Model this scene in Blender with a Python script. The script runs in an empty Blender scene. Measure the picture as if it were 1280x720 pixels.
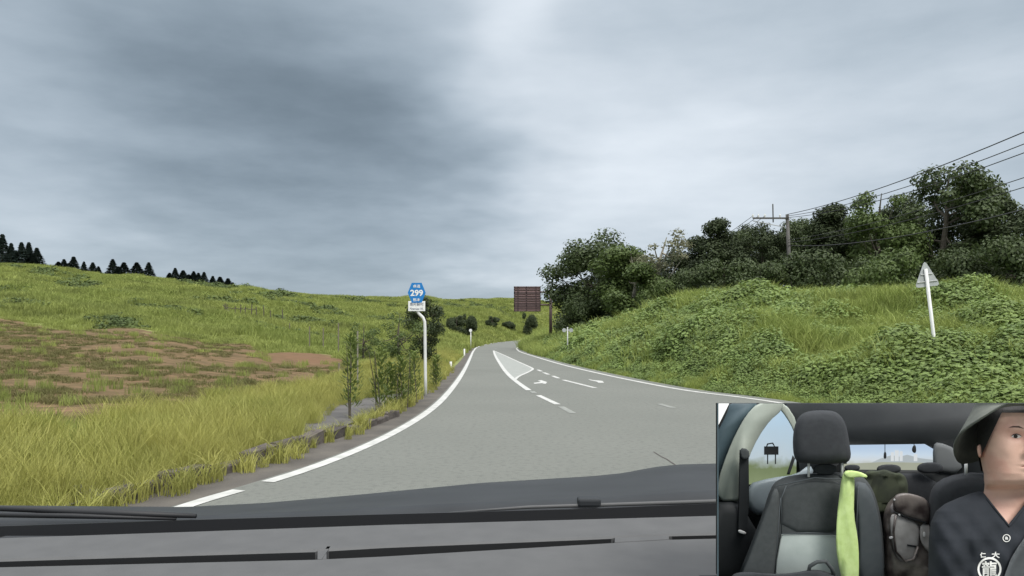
import bpy, bmesh, math, random
import numpy as np
from mathutils import Vector, Matrix
from mathutils.bvhtree import BVHTree

random.seed(7); rng = np.random.default_rng(7)
SC = bpy.context.scene
COL = SC.collection
R = math.radians

# ------------------------------------------------------------------ camera, sky, sun, exposure
CAM_H, HOR, F = 1.45, 418.0, 900.0          # metres above the road, horizon row, focal length in photo pixels
def P(px, py, Y):                           # a point at distance Y along the view, where the photo shows (px, py)
    return Vector(((px-640)/F*Y, Y, CAM_H+(HOR-py)/F*Y))
def G(px, py, z=0.0):                       # the same on the ground plane
    Y = (CAM_H-z)*F/(py-HOR)
    return Vector(((px-640)/F*Y, Y, z))
cam = bpy.data.cameras.new('camera'); co = bpy.data.objects.new('camera', cam); COL.objects.link(co)
co.location = (0, 0, CAM_H); co.rotation_euler = (R(90), 0, 0)
cam.sensor_width = 36; cam.lens = 36*F/1280; cam.shift_y = (HOR-360)/1280
cam.clip_start = 0.02; cam.clip_end = 6000
SC.camera = co

W = bpy.data.worlds.new('World'); SC.world = W; W.use_nodes = True
def build_world():
    nt = W.node_tree; N = nt.nodes; L = nt.links
    for n in list(N): N.remove(n)
    def nd(t, **k):
        n = N.new(t)
        for a, b in k.items(): setattr(n, a, b)
        return n
    out = nd('ShaderNodeOutputWorld'); bg = nd('ShaderNodeBackground'); L.new(bg.outputs[0], out.inputs[0])
    tc = nd('ShaderNodeTexCoord')
    def math_(op, a, b=None, c=None, clamp=False):
        n = nd('ShaderNodeMath', operation=op, use_clamp=clamp)
        for i, v in enumerate((a, b, c)):
            if v is None: continue
            if hasattr(v, 'is_output'): L.new(v, n.inputs[i])
            else: n.inputs[i].default_value = v
        return n.outputs[0]
    def vmath(op, a, b=None, s=None):
        n = nd('ShaderNodeVectorMath', operation=op)
        for i, v in enumerate((a, b)):
            if v is None: continue
            if hasattr(v, 'is_output'): L.new(v, n.inputs[i])
            else: n.inputs[i].default_value = v
        if s is not None: n.inputs['Scale'].default_value = s
        return n
    def noise(vec, scale, detail=6, rough=.55, lac=2.0):
        n = nd('ShaderNodeTexNoise'); L.new(vec, n.inputs['Vector'])
        n.inputs['Scale'].default_value = scale; n.inputs['Detail'].default_value = detail
        n.inputs['Roughness'].default_value = rough; n.inputs['Lacunarity'].default_value = lac
        return n
    d = tc.outputs['Generated']
    sep = nd('ShaderNodeSeparateXYZ'); L.new(d, sep.inputs[0])
    z = math_('MAXIMUM', sep.outputs['Z'], 0.0)
    zz = math_('ADD', z, 0.16)
    comb = nd('ShaderNodeCombineXYZ')                 # a flat cloud deck seen in perspective
    L.new(math_('DIVIDE', sep.outputs['X'], zz), comb.inputs[0])
    L.new(math_('DIVIDE', sep.outputs['Y'], zz), comb.inputs[1])
    deck = comb.outputs[0]
    wn = noise(deck, 0.9, 4)
    wv = vmath('SUBTRACT', wn.outputs['Color'], (.5, .5, .5))
    wv2 = vmath('MULTIPLY', wv.outputs[0], (.55, .4, .22))
    dirw = vmath('NORMALIZE', vmath('ADD', d, wv2.outputs[0]).outputs[0]).outputs[0]
    n1 = noise(deck, 1.1, 7, .52); n2 = noise(deck, 3.2, 6, .6)
    n2v = vmath('MULTIPLY', d, (3.0, 3.0, 16.0)); n3 = noise(n2v.outputs[0], 1.0, 5, .5)
    v = math_('MULTIPLY_ADD', math_('SUBTRACT', n1.outputs[0], .5), .17, .43)
    v = math_('ADD', v, math_('MULTIPLY', math_('SUBTRACT', n2.outputs[0], .5), .12))
    v = math_('ADD', v, math_('MULTIPLY', math_('SUBTRACT', n3.outputs[0], .5), .20))
    def blob(px, py, amp, rad):                       # a thicker or thinner part of the cloud deck
        nonlocal v
        c = Vector(((px-640)/F, 1, (HOR-py)/F)).normalized()
        dt = vmath('DOT_PRODUCT', dirw, tuple(c)).outputs['Value']
        k = 1/(rad/F)**2
        e = math_('EXPONENT', math_('MULTIPLY', math_('SUBTRACT', dt, 1.0), 2*k))
        v = math_('MULTIPLY_ADD', e, amp, v)
    for b in BLOBS: blob(*b)
    v = math_('SMOOTH_MAX', v, .165, .10)
    v = math_('SMOOTH_MIN', v, .80, .15)
    v = math_('MULTIPLY', v, .70)
    # zenith of an overcast sky is brighter than its rim
    zen = math_('MULTIPLY', math_('SMOOTH_MAX', math_('SUBTRACT', z, .45), 0.0, .15), 2.1)
    v = math_('ADD', v, zen)
    cr = nd('ShaderNodeValToRGB'); L.new(math_('MULTIPLY', v, 1.0), cr.inputs[0])
    el = cr.color_ramp.elements
    el[0].position = .12; el[0].color = (.78, 1.0, 1.20, 1)
    el[1].position = .75; el[1].color = (1.0, 1.0, 1.01, 1)
    e = el.new(.40); e.color = (.90, 1.0, 1.10, 1)
    col = vmath('SCALE', cr.outputs[0]); L.new(v, col.inputs['Scale'])
    sky = nd('ShaderNodeTexSky'); sky.sky_type = 'NISHITA'; sky.sun_disc = False
    sky.sun_elevation = SUN_EL; sky.sun_rotation = SUN_ROT
    sk = vmath('SCALE', sky.outputs[0], s=.07)
    mx = nd('ShaderNodeMix'); mx.data_type = 'RGBA'; mx.inputs['Factor'].default_value = .94
    L.new(sk.outputs[0], mx.inputs['A']); L.new(col.outputs[0], mx.inputs['B'])
    L.new(mx.outputs['Result'], bg.inputs[0]); bg.inputs[1].default_value = 1.0
SUN_EL, SUN_ROT = R(52), R(150)
#         px   py   amount radius
BLOBS = [(460, 110, -.05, 230), (230, 60, -.10, 220), (330, 190, -.07, 190), (150, 130, -.05, 140), (520, 230, -.05, 130), (60, 60, -.03, 120),
         (80, 250, .12, 130), (655, 15, .20, 80), (800, 170, .13, 150), (720, 240, .08, 120), (900, 210, .08, 170), (1120, 140, .08, 120),
         (1060, 50, -.06, 160), (820, 60, -.03, 90), (1250, 170, -.03, 110), (900, 330, .05, 200), (640, 330, .03, 120), (1180, 90, .05, 60)]
build_world()
sl = bpy.data.lights.new('sun', 'SUN'); sl.energy = 1.5; sl.angle = R(25); sl.color = (1, .96, .9)
so = bpy.data.objects.new('sun', sl); COL.objects.link(so)
sd = Vector((math.sin(SUN_ROT)*math.cos(SUN_EL), math.cos(SUN_ROT)*math.cos(SUN_EL), math.sin(SUN_EL)))
so.rotation_euler = sd.to_track_quat('Z', 'Y').to_euler(); so.location = (0, 0, 60)
SC.view_settings.view_transform = 'Standard'; SC.view_settings.look = 'None'
SC.view_settings.exposure = 0.85; SC.view_settings.gamma = 1.0
SC.cycles.max_bounces = 5; SC.cycles.diffuse_bounces = 3; SC.cycles.transparent_max_bounces = 6

# ------------------------------------------------------------------ helpers
def srgb(r, g, b):
    f = lambda c: (c/255/12.92) if c/255 <= .04045 else ((c/255+.055)/1.055)**2.4
    return (f(r), f(g), f(b))
def mat(name, col, rough=.7, col2=None, scale=5.0, bump=0.0, bscale=None, metal=0.0, spec=.5, detail=5, tint=None, rnd=0.0, emit=None, trans=0.0, contrast=1.0, stretch=None, col3=None, scale3=1.0):
    m = bpy.data.materials.new(name); m.use_nodes = True
    nt = m.node_tree; N = nt.nodes; L = nt.links
    b = N['Principled BSDF']
    b.inputs['Roughness'].default_value = rough; b.inputs['Metallic'].default_value = metal
    b.inputs['Specular IOR Level'].default_value = spec
    geo = N.new('ShaderNodeNewGeometry')
    vec = geo.outputs['Position']
    if stretch:
        mp = N.new('ShaderNodeMapping'); L.new(vec, mp.inputs[0]); mp.inputs['Scale'].default_value = stretch; vec = mp.outputs[0]
    def mixc(fac, A, Bc):
        mx = N.new('ShaderNodeMix'); mx.data_type = 'RGBA'
        if hasattr(fac, 'is_output'): L.new(fac, mx.inputs['Factor'])
        else: mx.inputs['Factor'].default_value = fac
        for s, v in (('A', A), ('B', Bc)):
            if hasattr(v, 'is_output'): L.new(v, mx.inputs[s])
            else: mx.inputs[s].default_value = (*v, 1)
        return mx.outputs['Result']
    def nz(sc, lo, hi, det=detail):
        n = N.new('ShaderNodeTexNoise'); L.new(vec, n.inputs['Vector']); n.inputs['Scale'].default_value = sc; n.inputs['Detail'].default_value = det
        mr = N.new('ShaderNodeMapRange'); L.new(n.outputs[0], mr.inputs[0]); mr.inputs[1].default_value = lo; mr.inputs[2].default_value = hi
        return mr.outputs[0]
    c = None
    if col2 is not None:
        c = mixc(nz(scale, .5-.2/contrast, .5+.2/contrast), col, col2)
    if col3 is not None:
        c = mixc(nz(scale3, .5, .66), c if c else col, col3)
    if tint is not None:      # per-leaf variation stored on the mesh
        at = N.new('ShaderNodeAttribute'); at.attribute_name = 'tint'
        c = mixc(at.outputs['Fac'], c if c else col, tint)
    if rnd:
        oi = N.new('ShaderNodeObjectInfo'); hs = N.new('ShaderNodeHueSaturation')
        mr = N.new('ShaderNodeMapRange'); L.new(oi.outputs['Random'], mr.inputs[0]); mr.inputs[3].default_value = 1-rnd; mr.inputs[4].default_value = 1+rnd
        L.new(mr.outputs[0], hs.inputs['Value'])
        if c: L.new(c, hs.inputs['Color'])
        else: hs.inputs['Color'].default_value = (*col, 1)
        c = hs.outputs[0]
    if c: L.new(c, b.inputs['Base Color'])
    else: b.inputs['Base Color'].default_value = (*col, 1)
    if bump:
        n = N.new('ShaderNodeTexNoise'); L.new(vec, n.inputs['Vector']); n.inputs['Scale'].default_value = bscale or scale*4; n.inputs['Detail'].default_value = 4
        bp = N.new('ShaderNodeBump'); L.new(n.outputs[0], bp.inputs['Height']); bp.inputs['Strength'].default_value = bump; bp.inputs['Distance'].default_value = .02 if (bscale or 0) < 300 else .0003
        L.new(bp.outputs[0], b.inputs['Normal'])
    if emit:
        b.inputs['Emission Color'].default_value = (*emit[:3], 1); b.inputs['Emission Strength'].default_value = emit[3]
    if trans:
        t = N.new('ShaderNodeBsdfTranslucent'); ms = N.new('ShaderNodeMixShader'); ms.inputs[0].default_value = trans
        if c: L.new(c, t.inputs[0])
        else: t.inputs[0].default_value = (*col, 1)
        out = N['Material Output']; L.new(b.outputs[0], ms.inputs[1]); L.new(t.outputs[0], ms.inputs[2]); L.new(ms.outputs[0], out.inputs[0])
    return m
def mk(name, verts, faces, m=None, parent=None, smooth=False, link=True, tint=None):
    me = bpy.data.meshes.new(name)
    me.from_pydata([tuple(v) for v in verts] if not isinstance(verts, np.ndarray) else verts.tolist(), [], faces if isinstance(faces, list) else faces.tolist())
    if smooth: me.polygons.foreach_set('use_smooth', [True]*len(me.polygons))
    if tint is not None:
        a = me.attributes.new('tint', 'FLOAT', 'FACE'); a.data.foreach_set('value', np.asarray(tint, dtype=np.float32))
    me.update()
    o = bpy.data.objects.new(name, me)
    if m: me.materials.append(m)
    if link: COL.objects.link(o)
    if parent: attach(o, parent)
    return o
def attach(o, parent):
    o.parent = parent; o.matrix_parent_inverse = parent_matrix(parent).inverted()
def parent_matrix(o):
    M = Matrix.LocRotScale(o.location, o.rotation_euler, o.scale)
    if o.parent: M = parent_matrix(o.parent) @ o.matrix_parent_inverse @ M
    return M
def from_bm(name, bm, m=None, parent=None, smooth=False, clipit=False):
    if clipit: clip(bm)
    me = bpy.data.meshes.new(name); bm.normal_update(); bm.to_mesh(me); bm.free()
    if smooth: me.polygons.foreach_set('use_smooth', [True]*len(me.polygons))
    o = bpy.data.objects.new(name, me)
    if m: me.materials.append(m)
    COL.objects.link(o)
    if parent: attach(o, parent)
    return o
def root(name, loc, label, cat, group=None):
    o = bpy.data.objects.new(name, None); o.location = loc; o.empty_display_size = .1; COL.objects.link(o)
    return tag(o, label, cat, group)
def tag(o, label=None, cat=None, group=None, kind=None):
    if label: o['label'] = label
    if cat: o['category'] = cat
    if group: o['group'] = group
    if kind: o['kind'] = kind
    return o
def add_box(bm, c, s, rot=None, bevel=0.0):
    M = Matrix.Translation(Vector(c)) @ (rot.to_4x4() if rot else Matrix()) @ Matrix.Diagonal((*s, 1))
    g = bmesh.ops.create_cube(bm, size=1, matrix=M)
    if bevel:
        es = list({e for v in g['verts'] for e in v.link_edges})
        bmesh.ops.bevel(bm, geom=es, offset=bevel, segments=2, affect='EDGES', profile=.5)
def add_tube(bm, pts, rad, seg=8, cap=True):
    pts = [Vector(p) for p in pts]; rings = []
    if not hasattr(rad, '__len__'): rad = [rad]*len(pts)
    prev = None
    for i, p in enumerate(pts):
        t = (pts[min(i+1, len(pts)-1)]-pts[max(i-1, 0)]).normalized()
        ref = prev if prev else (Vector((0, 0, 1)) if abs(t.z) < .9 else Vector((1, 0, 0)))
        a = (ref-t*ref.dot(t)).normalized(); b = t.cross(a); prev = a
        rings.append([bm.verts.new(p+(a*math.cos(k*2*math.pi/seg)+b*math.sin(k*2*math.pi/seg))*rad[i]) for k in range(seg)])
    for i in range(len(rings)-1):
        for k in range(seg):
            bm.faces.new((rings[i][k], rings[i][(k+1) % seg], rings[i+1][(k+1) % seg], rings[i+1][k]))
    if cap:
        bm.faces.new(rings[0][::-1]); bm.faces.new(rings[-1])
def add_slab(bm, front, off):               # an outline given thickness along off
    a = [bm.verts.new(p) for p in front]; b = [bm.verts.new(Vector(p)+off) for p in front]
    n = len(a); bm.faces.new(a); bm.faces.new(b[::-1])
    for i in range(n): bm.faces.new((a[i], b[i], b[(i+1) % n], a[(i+1) % n]))
# value noise
_tab = rng.random((256, 256))
def vnoise(x, y):
    xi = np.floor(x).astype(int); yi = np.floor(y).astype(int); fx = x-xi; fy = y-yi
    fx = fx*fx*(3-2*fx); fy = fy*fy*(3-2*fy)
    a = _tab[xi % 256, yi % 256]; b = _tab[(xi+1) % 256, yi % 256]; c = _tab[xi % 256, (yi+1) % 256]; d = _tab[(xi+1) % 256, (yi+1) % 256]
    return (a*(1-fx)+b*fx)*(1-fy)+(c*(1-fx)+d*fx)*fy
def fbm(x, y, o=4):
    s = 0; a = .5
    for _ in range(o): s = s+a*vnoise(x, y); x = x*2.03+7.1; y = y*2.03+3.7; a *= .5
    return s
def sstep(a, b, x):
    t = np.clip((x-a)/(b-a), 0, 1); return t*t*(3-2*t)

# ------------------------------------------------------------------ materials
M = {}
M['asphalt'] = mat('pale worn asphalt', (.150, .158, .142), .85, (.172, .180, .162), .3, .5, 70, contrast=1.0, spec=.3, detail=9, col3=(.132, .139, .126), scale3=14)
M['shoulder'] = mat('dark shoulder asphalt', (.08, .075, .069), .9, (.13, .12, .105), 2.0, .4, 40, spec=.2)
M['paint'] = mat('road paint', (.56, .56, .54), .6, (.40, .41, .385), 5, contrast=1.2, detail=8)
M['hatch'] = mat('worn island paint', (.31, .325, .305), .7, (.24, .255, .235), 3, contrast=.8)
M['faint'] = mat('faint worn paint', (.27, .28, .26), .7, (.18, .19, .17), 8)
M['path'] = mat('concrete path', (.075, .072, .07), .9, (.12, .115, .11), 1.6, .3, 30)
M['stone'] = mat('kerb stone', (.05, .042, .038), .9, (.11, .095, .085), 5, .6, 25, rnd=.25)
M['ground'] = mat('hill turf', (.17, .22, .055), .95, (.24, .29, .075), .12, .6, 3, spec=.1, col3=(.13, .17, .05), scale3=.35)
M['ground_r'] = mat('bank soil', (.06, .085, .025), .95, (.10, .13, .04), .6, .6, 3, spec=.1)
M['conc'] = mat('pole concrete', (.075, .073, .068), .85, (.11, .107, .10), 3)
M['metal'] = mat('galvanised steel', (.42, .43, .43), .55, (.5, .51, .51), 6, metal=.2)
M['whitepole'] = mat('white enamel post', (.72, .73, .72), .45, (.6, .61, .58), 4)
M['bark'] = mat('bark', (.07, .06, .045), .95, (.13, .115, .09), 8, .6, 20)
M['palebark'] = mat('pale bark', (.22, .20, .16), .95, (.3, .28, .23), 8)
M['wire'] = mat('black wire', (.02, .02, .022), .6)
M['brown'] = mat('brown sign metal', (.30, .19, .185), .6, (.36, .235, .23), 2)
M['brown2'] = mat('dark brown sign rail', (.085, .055, .055), .6)
M['blue'] = mat('blue sign sheet', srgb(30, 120, 190), .4)
M['white'] = mat('white sign sheet', (.8, .81, .8), .4)
M['navy'] = mat('dark sign lettering', (.04, .06, .12), .5)
M['signback'] = mat('grey sign back', (.33, .35, .36), .6, (.42, .44, .45), 6, metal=.1)

# ------------------------------------------------------------------ road outline in plan
Lpix = [(230, 632), (325, 606), (400, 582), (470, 553), (520, 526), (548, 505), (564, 487), (575, 472), (583, 458), (588, 447)]
Lline = [(-4.2, -12), (-3.9, -4), (-3.5, 1.5), (-3.15, 4)]+[(G(*p).x, G(*p).y) for p in Lpix]+[(-3.35, 62), (-4.0, 81), (-3.9, 100), (-2.9, 124), (0, 159), (4.3, 186), (14, 212), (32, 226), (70, 232)]
Rpix = [(950, 499.5), (905, 494), (860, 489), (796, 477), (749, 467), (702, 456), (666, 445), (650, 440)]
Rline = [(13, -12), (10.6, -2), (8.2, 5), (6.6, 11)]+[(G(*p).x, G(*p).y) for p in Rpix]+[(.5, 68), (.45, 76), (1.0, 90), (2.6, 108), (6, 135), (10, 160), (17, 182), (34, 200), (70, 207)]
def smooth_line(pts, n=2):
    pts = [np.array(p, float) for p in pts]
    for _ in range(n):
        q = [pts[0]]
        for a, b in zip(pts[:-1], pts[1:]): q += [a*.75+b*.25, a*.25+b*.75]
        q.append(pts[-1]); pts = q
    return np.array(pts)
Ls = smooth_line(Lline); Rs = smooth_line(Rline)
def offset(pl, d):                           # d > 0: to the left of the travel direction
    t = np.gradient(pl, axis=0); t /= np.linalg.norm(t, axis=1)[:, None]
    return pl+np.stack([-t[:, 1], t[:, 0]], 1)*(d if np.isscalar(d) else np.asarray(d)[:, None])
def strip(name, a, b, z, m, parent=None, thick=0):
    n = len(a); v = [(x, y, z) for x, y in a]+[(x, y, z) for x, y in b]
    f = [(i+n, i, i+1, i+n+1) if False else (i, i+n, i+n+1, i+1) for i in range(n-1)]
    return mk(name, v, f, m, parent)
def resample(pl, step):
    s = np.r_[0, np.cumsum(np.linalg.norm(np.diff(pl, axis=0), axis=1))]
    t = np.linspace(0, s[-1], max(2, int(round(s[-1]/step))+1))
    return np.stack([np.interp(t, s, pl[:, 0]), np.interp(t, s, pl[:, 1])], 1)
def poly_mesh(name, pts, z, m, parent=None):
    bm = bmesh.new(); vs = [bm.verts.new((x, y, z)) for x, y in pts]
    f = bm.faces.new(vs); bmesh.ops.triangulate(bm, faces=[f])
    bm.normal_update()
    for f in bm.faces:
        if f.normal.z < 0: f.normal_flip()
    return from_bm(name, bm, m, parent)
Lr = resample(Ls, 1.0); Rr = resample(Rs, 1.0)
Lo = offset(Lr, .12); Ro = offset(Rr, -.45)
roadpoly = np.r_[Lo, Ro[::-1]]
road = tag(poly_mesh('road', roadpoly, 0.0, M['asphalt']), 'pale grey asphalt road curving right over the rise', kind='structure')
shoulder_w = np.interp(Lr[:, 1], [-12, 5, 9, 12, 14, 40, 300], [.75, .75, .75, .55, .55, .35, .35])
sh = tag(strip('road_shoulder', offset(Lr, .12), offset(Lr, .12+shoulder_w), -.004, M['shoulder']), 'darker asphalt shoulder outside the left edge line', kind='structure')
pl_ = Lr[(Lr[:, 1] < 19)]
tag(strip('path', offset(Lr, .9)[:len(pl_)], offset(Lr, 2.7)[:len(pl_)], .03, M['path']), 'narrow concrete path behind the kerb stones', kind='structure')
# painted markings
def ribbon(name, pl, w, z, m):
    return tag(strip(name, offset(pl, w/2), offset(pl, -w/2), z, m), kind='structure')
Lf = resample(Ls, .2); cut = Lf[Lf[:, 1] > 5.9]; a = cut[cut[:, 1] < 6.75]; b = cut[cut[:, 1] > 7.05]
ribbon('edge_line', resample(a, .2), .15, .005, M['paint']); ribbon('edge_line', resample(b, .5), .15, .005, M['paint']); ribbon('edge_line', resample(Rr, .6), .15, .005, M['paint'])
def gl(lst): return np.array([(G(*p).x, G(*p).y) for p in lst])
cl = smooth_line([tuple(p) for p in gl([(617, 438.3), (619, 445), (624, 453), (632, 465), (643, 475.3), (661, 488)])], 2)
ribbon('lane_line', resample(cl, .3), .15, .006, M['paint'])
isl = gl([(617, 438.3), (619, 445), (624, 453), (632, 465), (643, 475.3), (648, 470.5), (660, 465.5), (667, 461.5), (663, 459), (645, 451), (629, 443.5)])
tag(poly_mesh('traffic_island_paint', isl, .003, M['hatch']), 'painted pale traffic island tapering between the lanes', kind='structure')
ribbon('island_border', smooth_line([tuple(p) for p in gl([(617, 438.3), (629, 443.5), (645, 451), (663, 459), (667, 461.5), (660, 465.5), (648, 470.5), (643, 475.3)])], 1), .10, .007, M['paint'])
for a_, b_, k in [((672, 462.3), (677, 464.3), 'paint'), ((679.5, 465.7), (686, 468.3), 'paint'), ((691, 470), (698.5, 473), 'paint'), ((704, 475), (744, 485), 'paint'),
               ((665, 489.2), (668.5, 491.6), 'faint'), ((673, 494.3), (697, 505.6), 'paint'), ((701, 508.3), (716, 516.5), 'faint'), ((824, 505), (842, 510), 'faint'), ((618, 435.5), (621, 436), 'faint')]:
    ribbon('lane_dash', gl([a_, b_]), .13, .005, M[k])
def arrow(pts, name='turn_arrow'):
    tag(poly_mesh(name, gl(pts), .006, M['paint']), kind='structure')
arrow([(667, 478.8), (676, 477.4), (672, 475.8), (676.5, 475.3), (684, 477.8), (682, 480), (677.5, 480), (680, 478.9), (668, 480.0)])
arrow([(735, 474), (741, 475.2), (753, 476.3), (755, 478.6), (748, 478.7), (746, 477.2), (738, 475.6)])
# a fine crack in the near lane
bm = bmesh.new()
cp = [G(817, 565), G(825, 570), G(833, 574), G(845, 582), G(862, 590)]
for i in range(4):
    d = (cp[i+1]-cp[i]).normalized(); n = Vector((-d.y, d.x, 0))*.008
    q = [cp[i]-n, cp[i+1]-n, cp[i+1]+n, cp[i]+n]; bm.faces.new([bm.verts.new(p+Vector((0, 0, .004))) for p in q])
tag(from_bm('road_crack', bm, M['stone']), 'thin crack in the lane surface', kind='structure')

# ------------------------------------------------------------------ terrain
PROF = {  # photo column: (row, distance) nodes of bare ground along that direction
 -400: [(560, 8), (470, 18), (410, 34), (380, 60), (345, 110), (320, 160), (350, 240), (380, 500)],
 0:    [(622, 6), (528, 11), (452, 20), (402, 38), (394, 46), (380, 58), (352, 100), (334, 150), (350, 210), (380, 500)],
 160:  [(622, 6), (526, 11), (455, 22), (408, 42), (397, 50), (374, 86), (346, 160), (356, 220), (380, 500)],
 300:  [(600, 7), (515, 12), (462, 24), (424, 45), (405, 60), (382, 100), (361, 170), (372, 220), (385, 500)],
 345:  [(590, 7.5), (505, 14), (462, 26), (430, 50), (410, 66), (385, 110), (368, 190), (371, 260), (385, 500)],
 420:  [(580, 8), (497, 16), (463, 28), (442, 45), (426, 60), (402, 100), (373, 235), (380, 300), (390, 600)],
 520:  [(540, 10.7), (497, 16), (463, 28), (444, 50), (429, 75), (410, 120), (374, 260), (382, 330), (390, 600)],
 600:  [(540, 10.7), (463, 28), (442, 55), (431, 100), (424, 130), (405, 170), (375, 290), (384, 360), (392, 600)],
 640:  [(540, 10.7), (463, 28), (442, 55), (431, 100), (426, 165), (413, 200), (376, 300), (384, 370), (392, 600)],
 664:  [(540, 10.7), (463, 28), (444, 50), (428, 70), (424.5, 90), (425.5, 110), (424, 190), (411, 225), (376, 300), (384, 370), (392, 600)],
 690:  [(463, 28), (453, 37), (443, 46), (433, 60), (425, 80), (423, 120), (421, 200), (405, 250), (378, 310), (392, 600)],
 740:  [(540, 10.7), (467, 27), (440, 38), (424, 52), (415, 70), (412, 120), (405, 200), (382, 310), (392, 600)],
 800:  [(540, 10.7), (479, 21.5), (446, 29), (417, 41), (412, 60), (408, 120), (385, 300), (392, 600)],
 850:  [(540, 10.7), (488, 19), (444, 25), (398, 37), (399, 60), (402, 120), (385, 300), (392, 600)],
 900:  [(540, 10.7), (496, 17), (442, 22), (386, 33), (390, 50), (398, 120), (385, 300), (392, 600)],
 1000: [(540, 10.7), (505, 15), (444, 19.5), (385, 29), (390, 50), (398, 120), (385, 300), (392, 600)],
 1150: [(540, 10.7), (514, 13.6), (448, 16.8), (389, 24), (390, 50), (398, 120), (385, 300), (392, 600)],
 1290: [(545, 10.2), (520, 12.8), (452, 15.3), (398, 20), (390, 50), (398, 120), (385, 300), (392, 600)],
 1700: [(560, 9), (540, 10.7), (460, 13), (405, 18), (385, 45), (398, 120), (385, 300), (392, 600)]}
KEYS = sorted(PROF)
def dist_poly(X, Y, poly):
    pts = np.stack([X, Y], -1); best = np.full(X.shape, 1e9); inside = np.zeros(X.shape, bool)
    n = len(poly)
    for i in range(n):
        a = poly[i]; b = poly[(i+1) % n]; ab = b-a; l = ab@ab
        if l < 1e-12: continue
        t = np.clip(((pts-a)@ab)/l, 0, 1); q = pts-(a+t[..., None]*ab)
        best = np.minimum(best, (q*q).sum(-1))
        c = (a[1] > Y) != (b[1] > Y)
        if c.any():
            xi = (b[0]-a[0])*(Y-a[1])/((b[1]-a[1]) or 1e-12)+a[0]
            inside ^= c & (X < xi)
    return np.where(inside, -np.sqrt(best), np.sqrt(best))
flatL = resample(Ls, 3.0); flatR = resample(Rs, 3.0)
fw = np.interp(flatL[:, 1], [-12, 12, 17, 24, 300], [2.6, 2.6, 1.6, .5, .5])
flatpoly = np.r_[offset(flatL, fw), offset(flatR, -.45)[::-1]]
def ground_z(X, Y):
    X = np.atleast_1d(np.asarray(X, float)); Y = np.atleast_1d(np.asarray(Y, float))
    r = np.hypot(X, Y); az = np.arctan2(X, Y)
    azc = np.clip(az, R(-49), R(49)); Ye = r*np.cos(azc)
    px = 640+F*np.tan(azc)
    zs = []
    for k in KEYS:
        yy = [n[1] for n in PROF[k]]; zz = [CAM_H+(HOR-n[0])/F*n[1] for n in PROF[k]]
        zs.append(np.interp(Ye, yy, zz))
    zs = np.array(zs)
    idx = np.clip(np.searchsorted(KEYS, px)-1, 0, len(KEYS)-2); ka = np.array(KEYS)[idx]; kb = np.array(KEYS)[idx+1]
    t = np.clip((px-ka)/(kb-ka), 0, 1); t = t*t*(3-2*t)*.5+t*.5
    z = np.take_along_axis(zs, idx[None], 0)[0]*(1-t)+np.take_along_axis(zs, idx[None]+1, 0)[0]*t
    z = z+(fbm(X*.12+40, Y*.12+40)-.47)*np.clip((r-12)*.035, 0, 2.8)+(fbm(X*.5+9, Y*.5)-.47)*1.9*sstep(2, 8, X)*(1-sstep(40, 70, Y))+(fbm(X*.5, Y*.5)-.47)*np.clip((r-6)*.02, 0, .35)
    d = dist_poly(X, Y, flatpoly)
    w = sstep(0.1, 2.6, d)
    back = sstep(-20, 3, Y)
    z = (z*w+(-.03-.02)*(1-w))*back+(-.03)*(1-back)
    return np.where(d < .15, -.05, z), d
azs = np.unique(np.concatenate([np.arange(-180, -44, 6), np.arange(-44, 44, .22), np.arange(44, 181, 6)]))
rs = np.concatenate([[.5, 2, 3.5], np.geomspace(4.5, 420, 330), [520, 700, 1000, 1600, 2600]])
A_, R_ = np.meshgrid(np.radians(azs), rs, indexing='ij')
GX = R_*np.sin(A_); GY = R_*np.cos(A_)
GZ, GD = ground_z(GX.ravel(), GY.ravel())
gv = np.stack([GX.ravel(), GY.ravel(), GZ], 1)
na, nr = A_.shape
ii = (np.arange(na-1)[:, None]*nr+np.arange(nr-1)[None, :]).ravel()
gf = np.stack([ii, ii+nr, ii+nr+1, ii+1], 1)[:, ::-1]
ctr = len(gv); gv = np.r_[gv, [[0, 0, -.05]]]
gfl = gf.tolist()+[[ctr, i*nr, (i+1)*nr] for i in range(na-1)]
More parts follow.
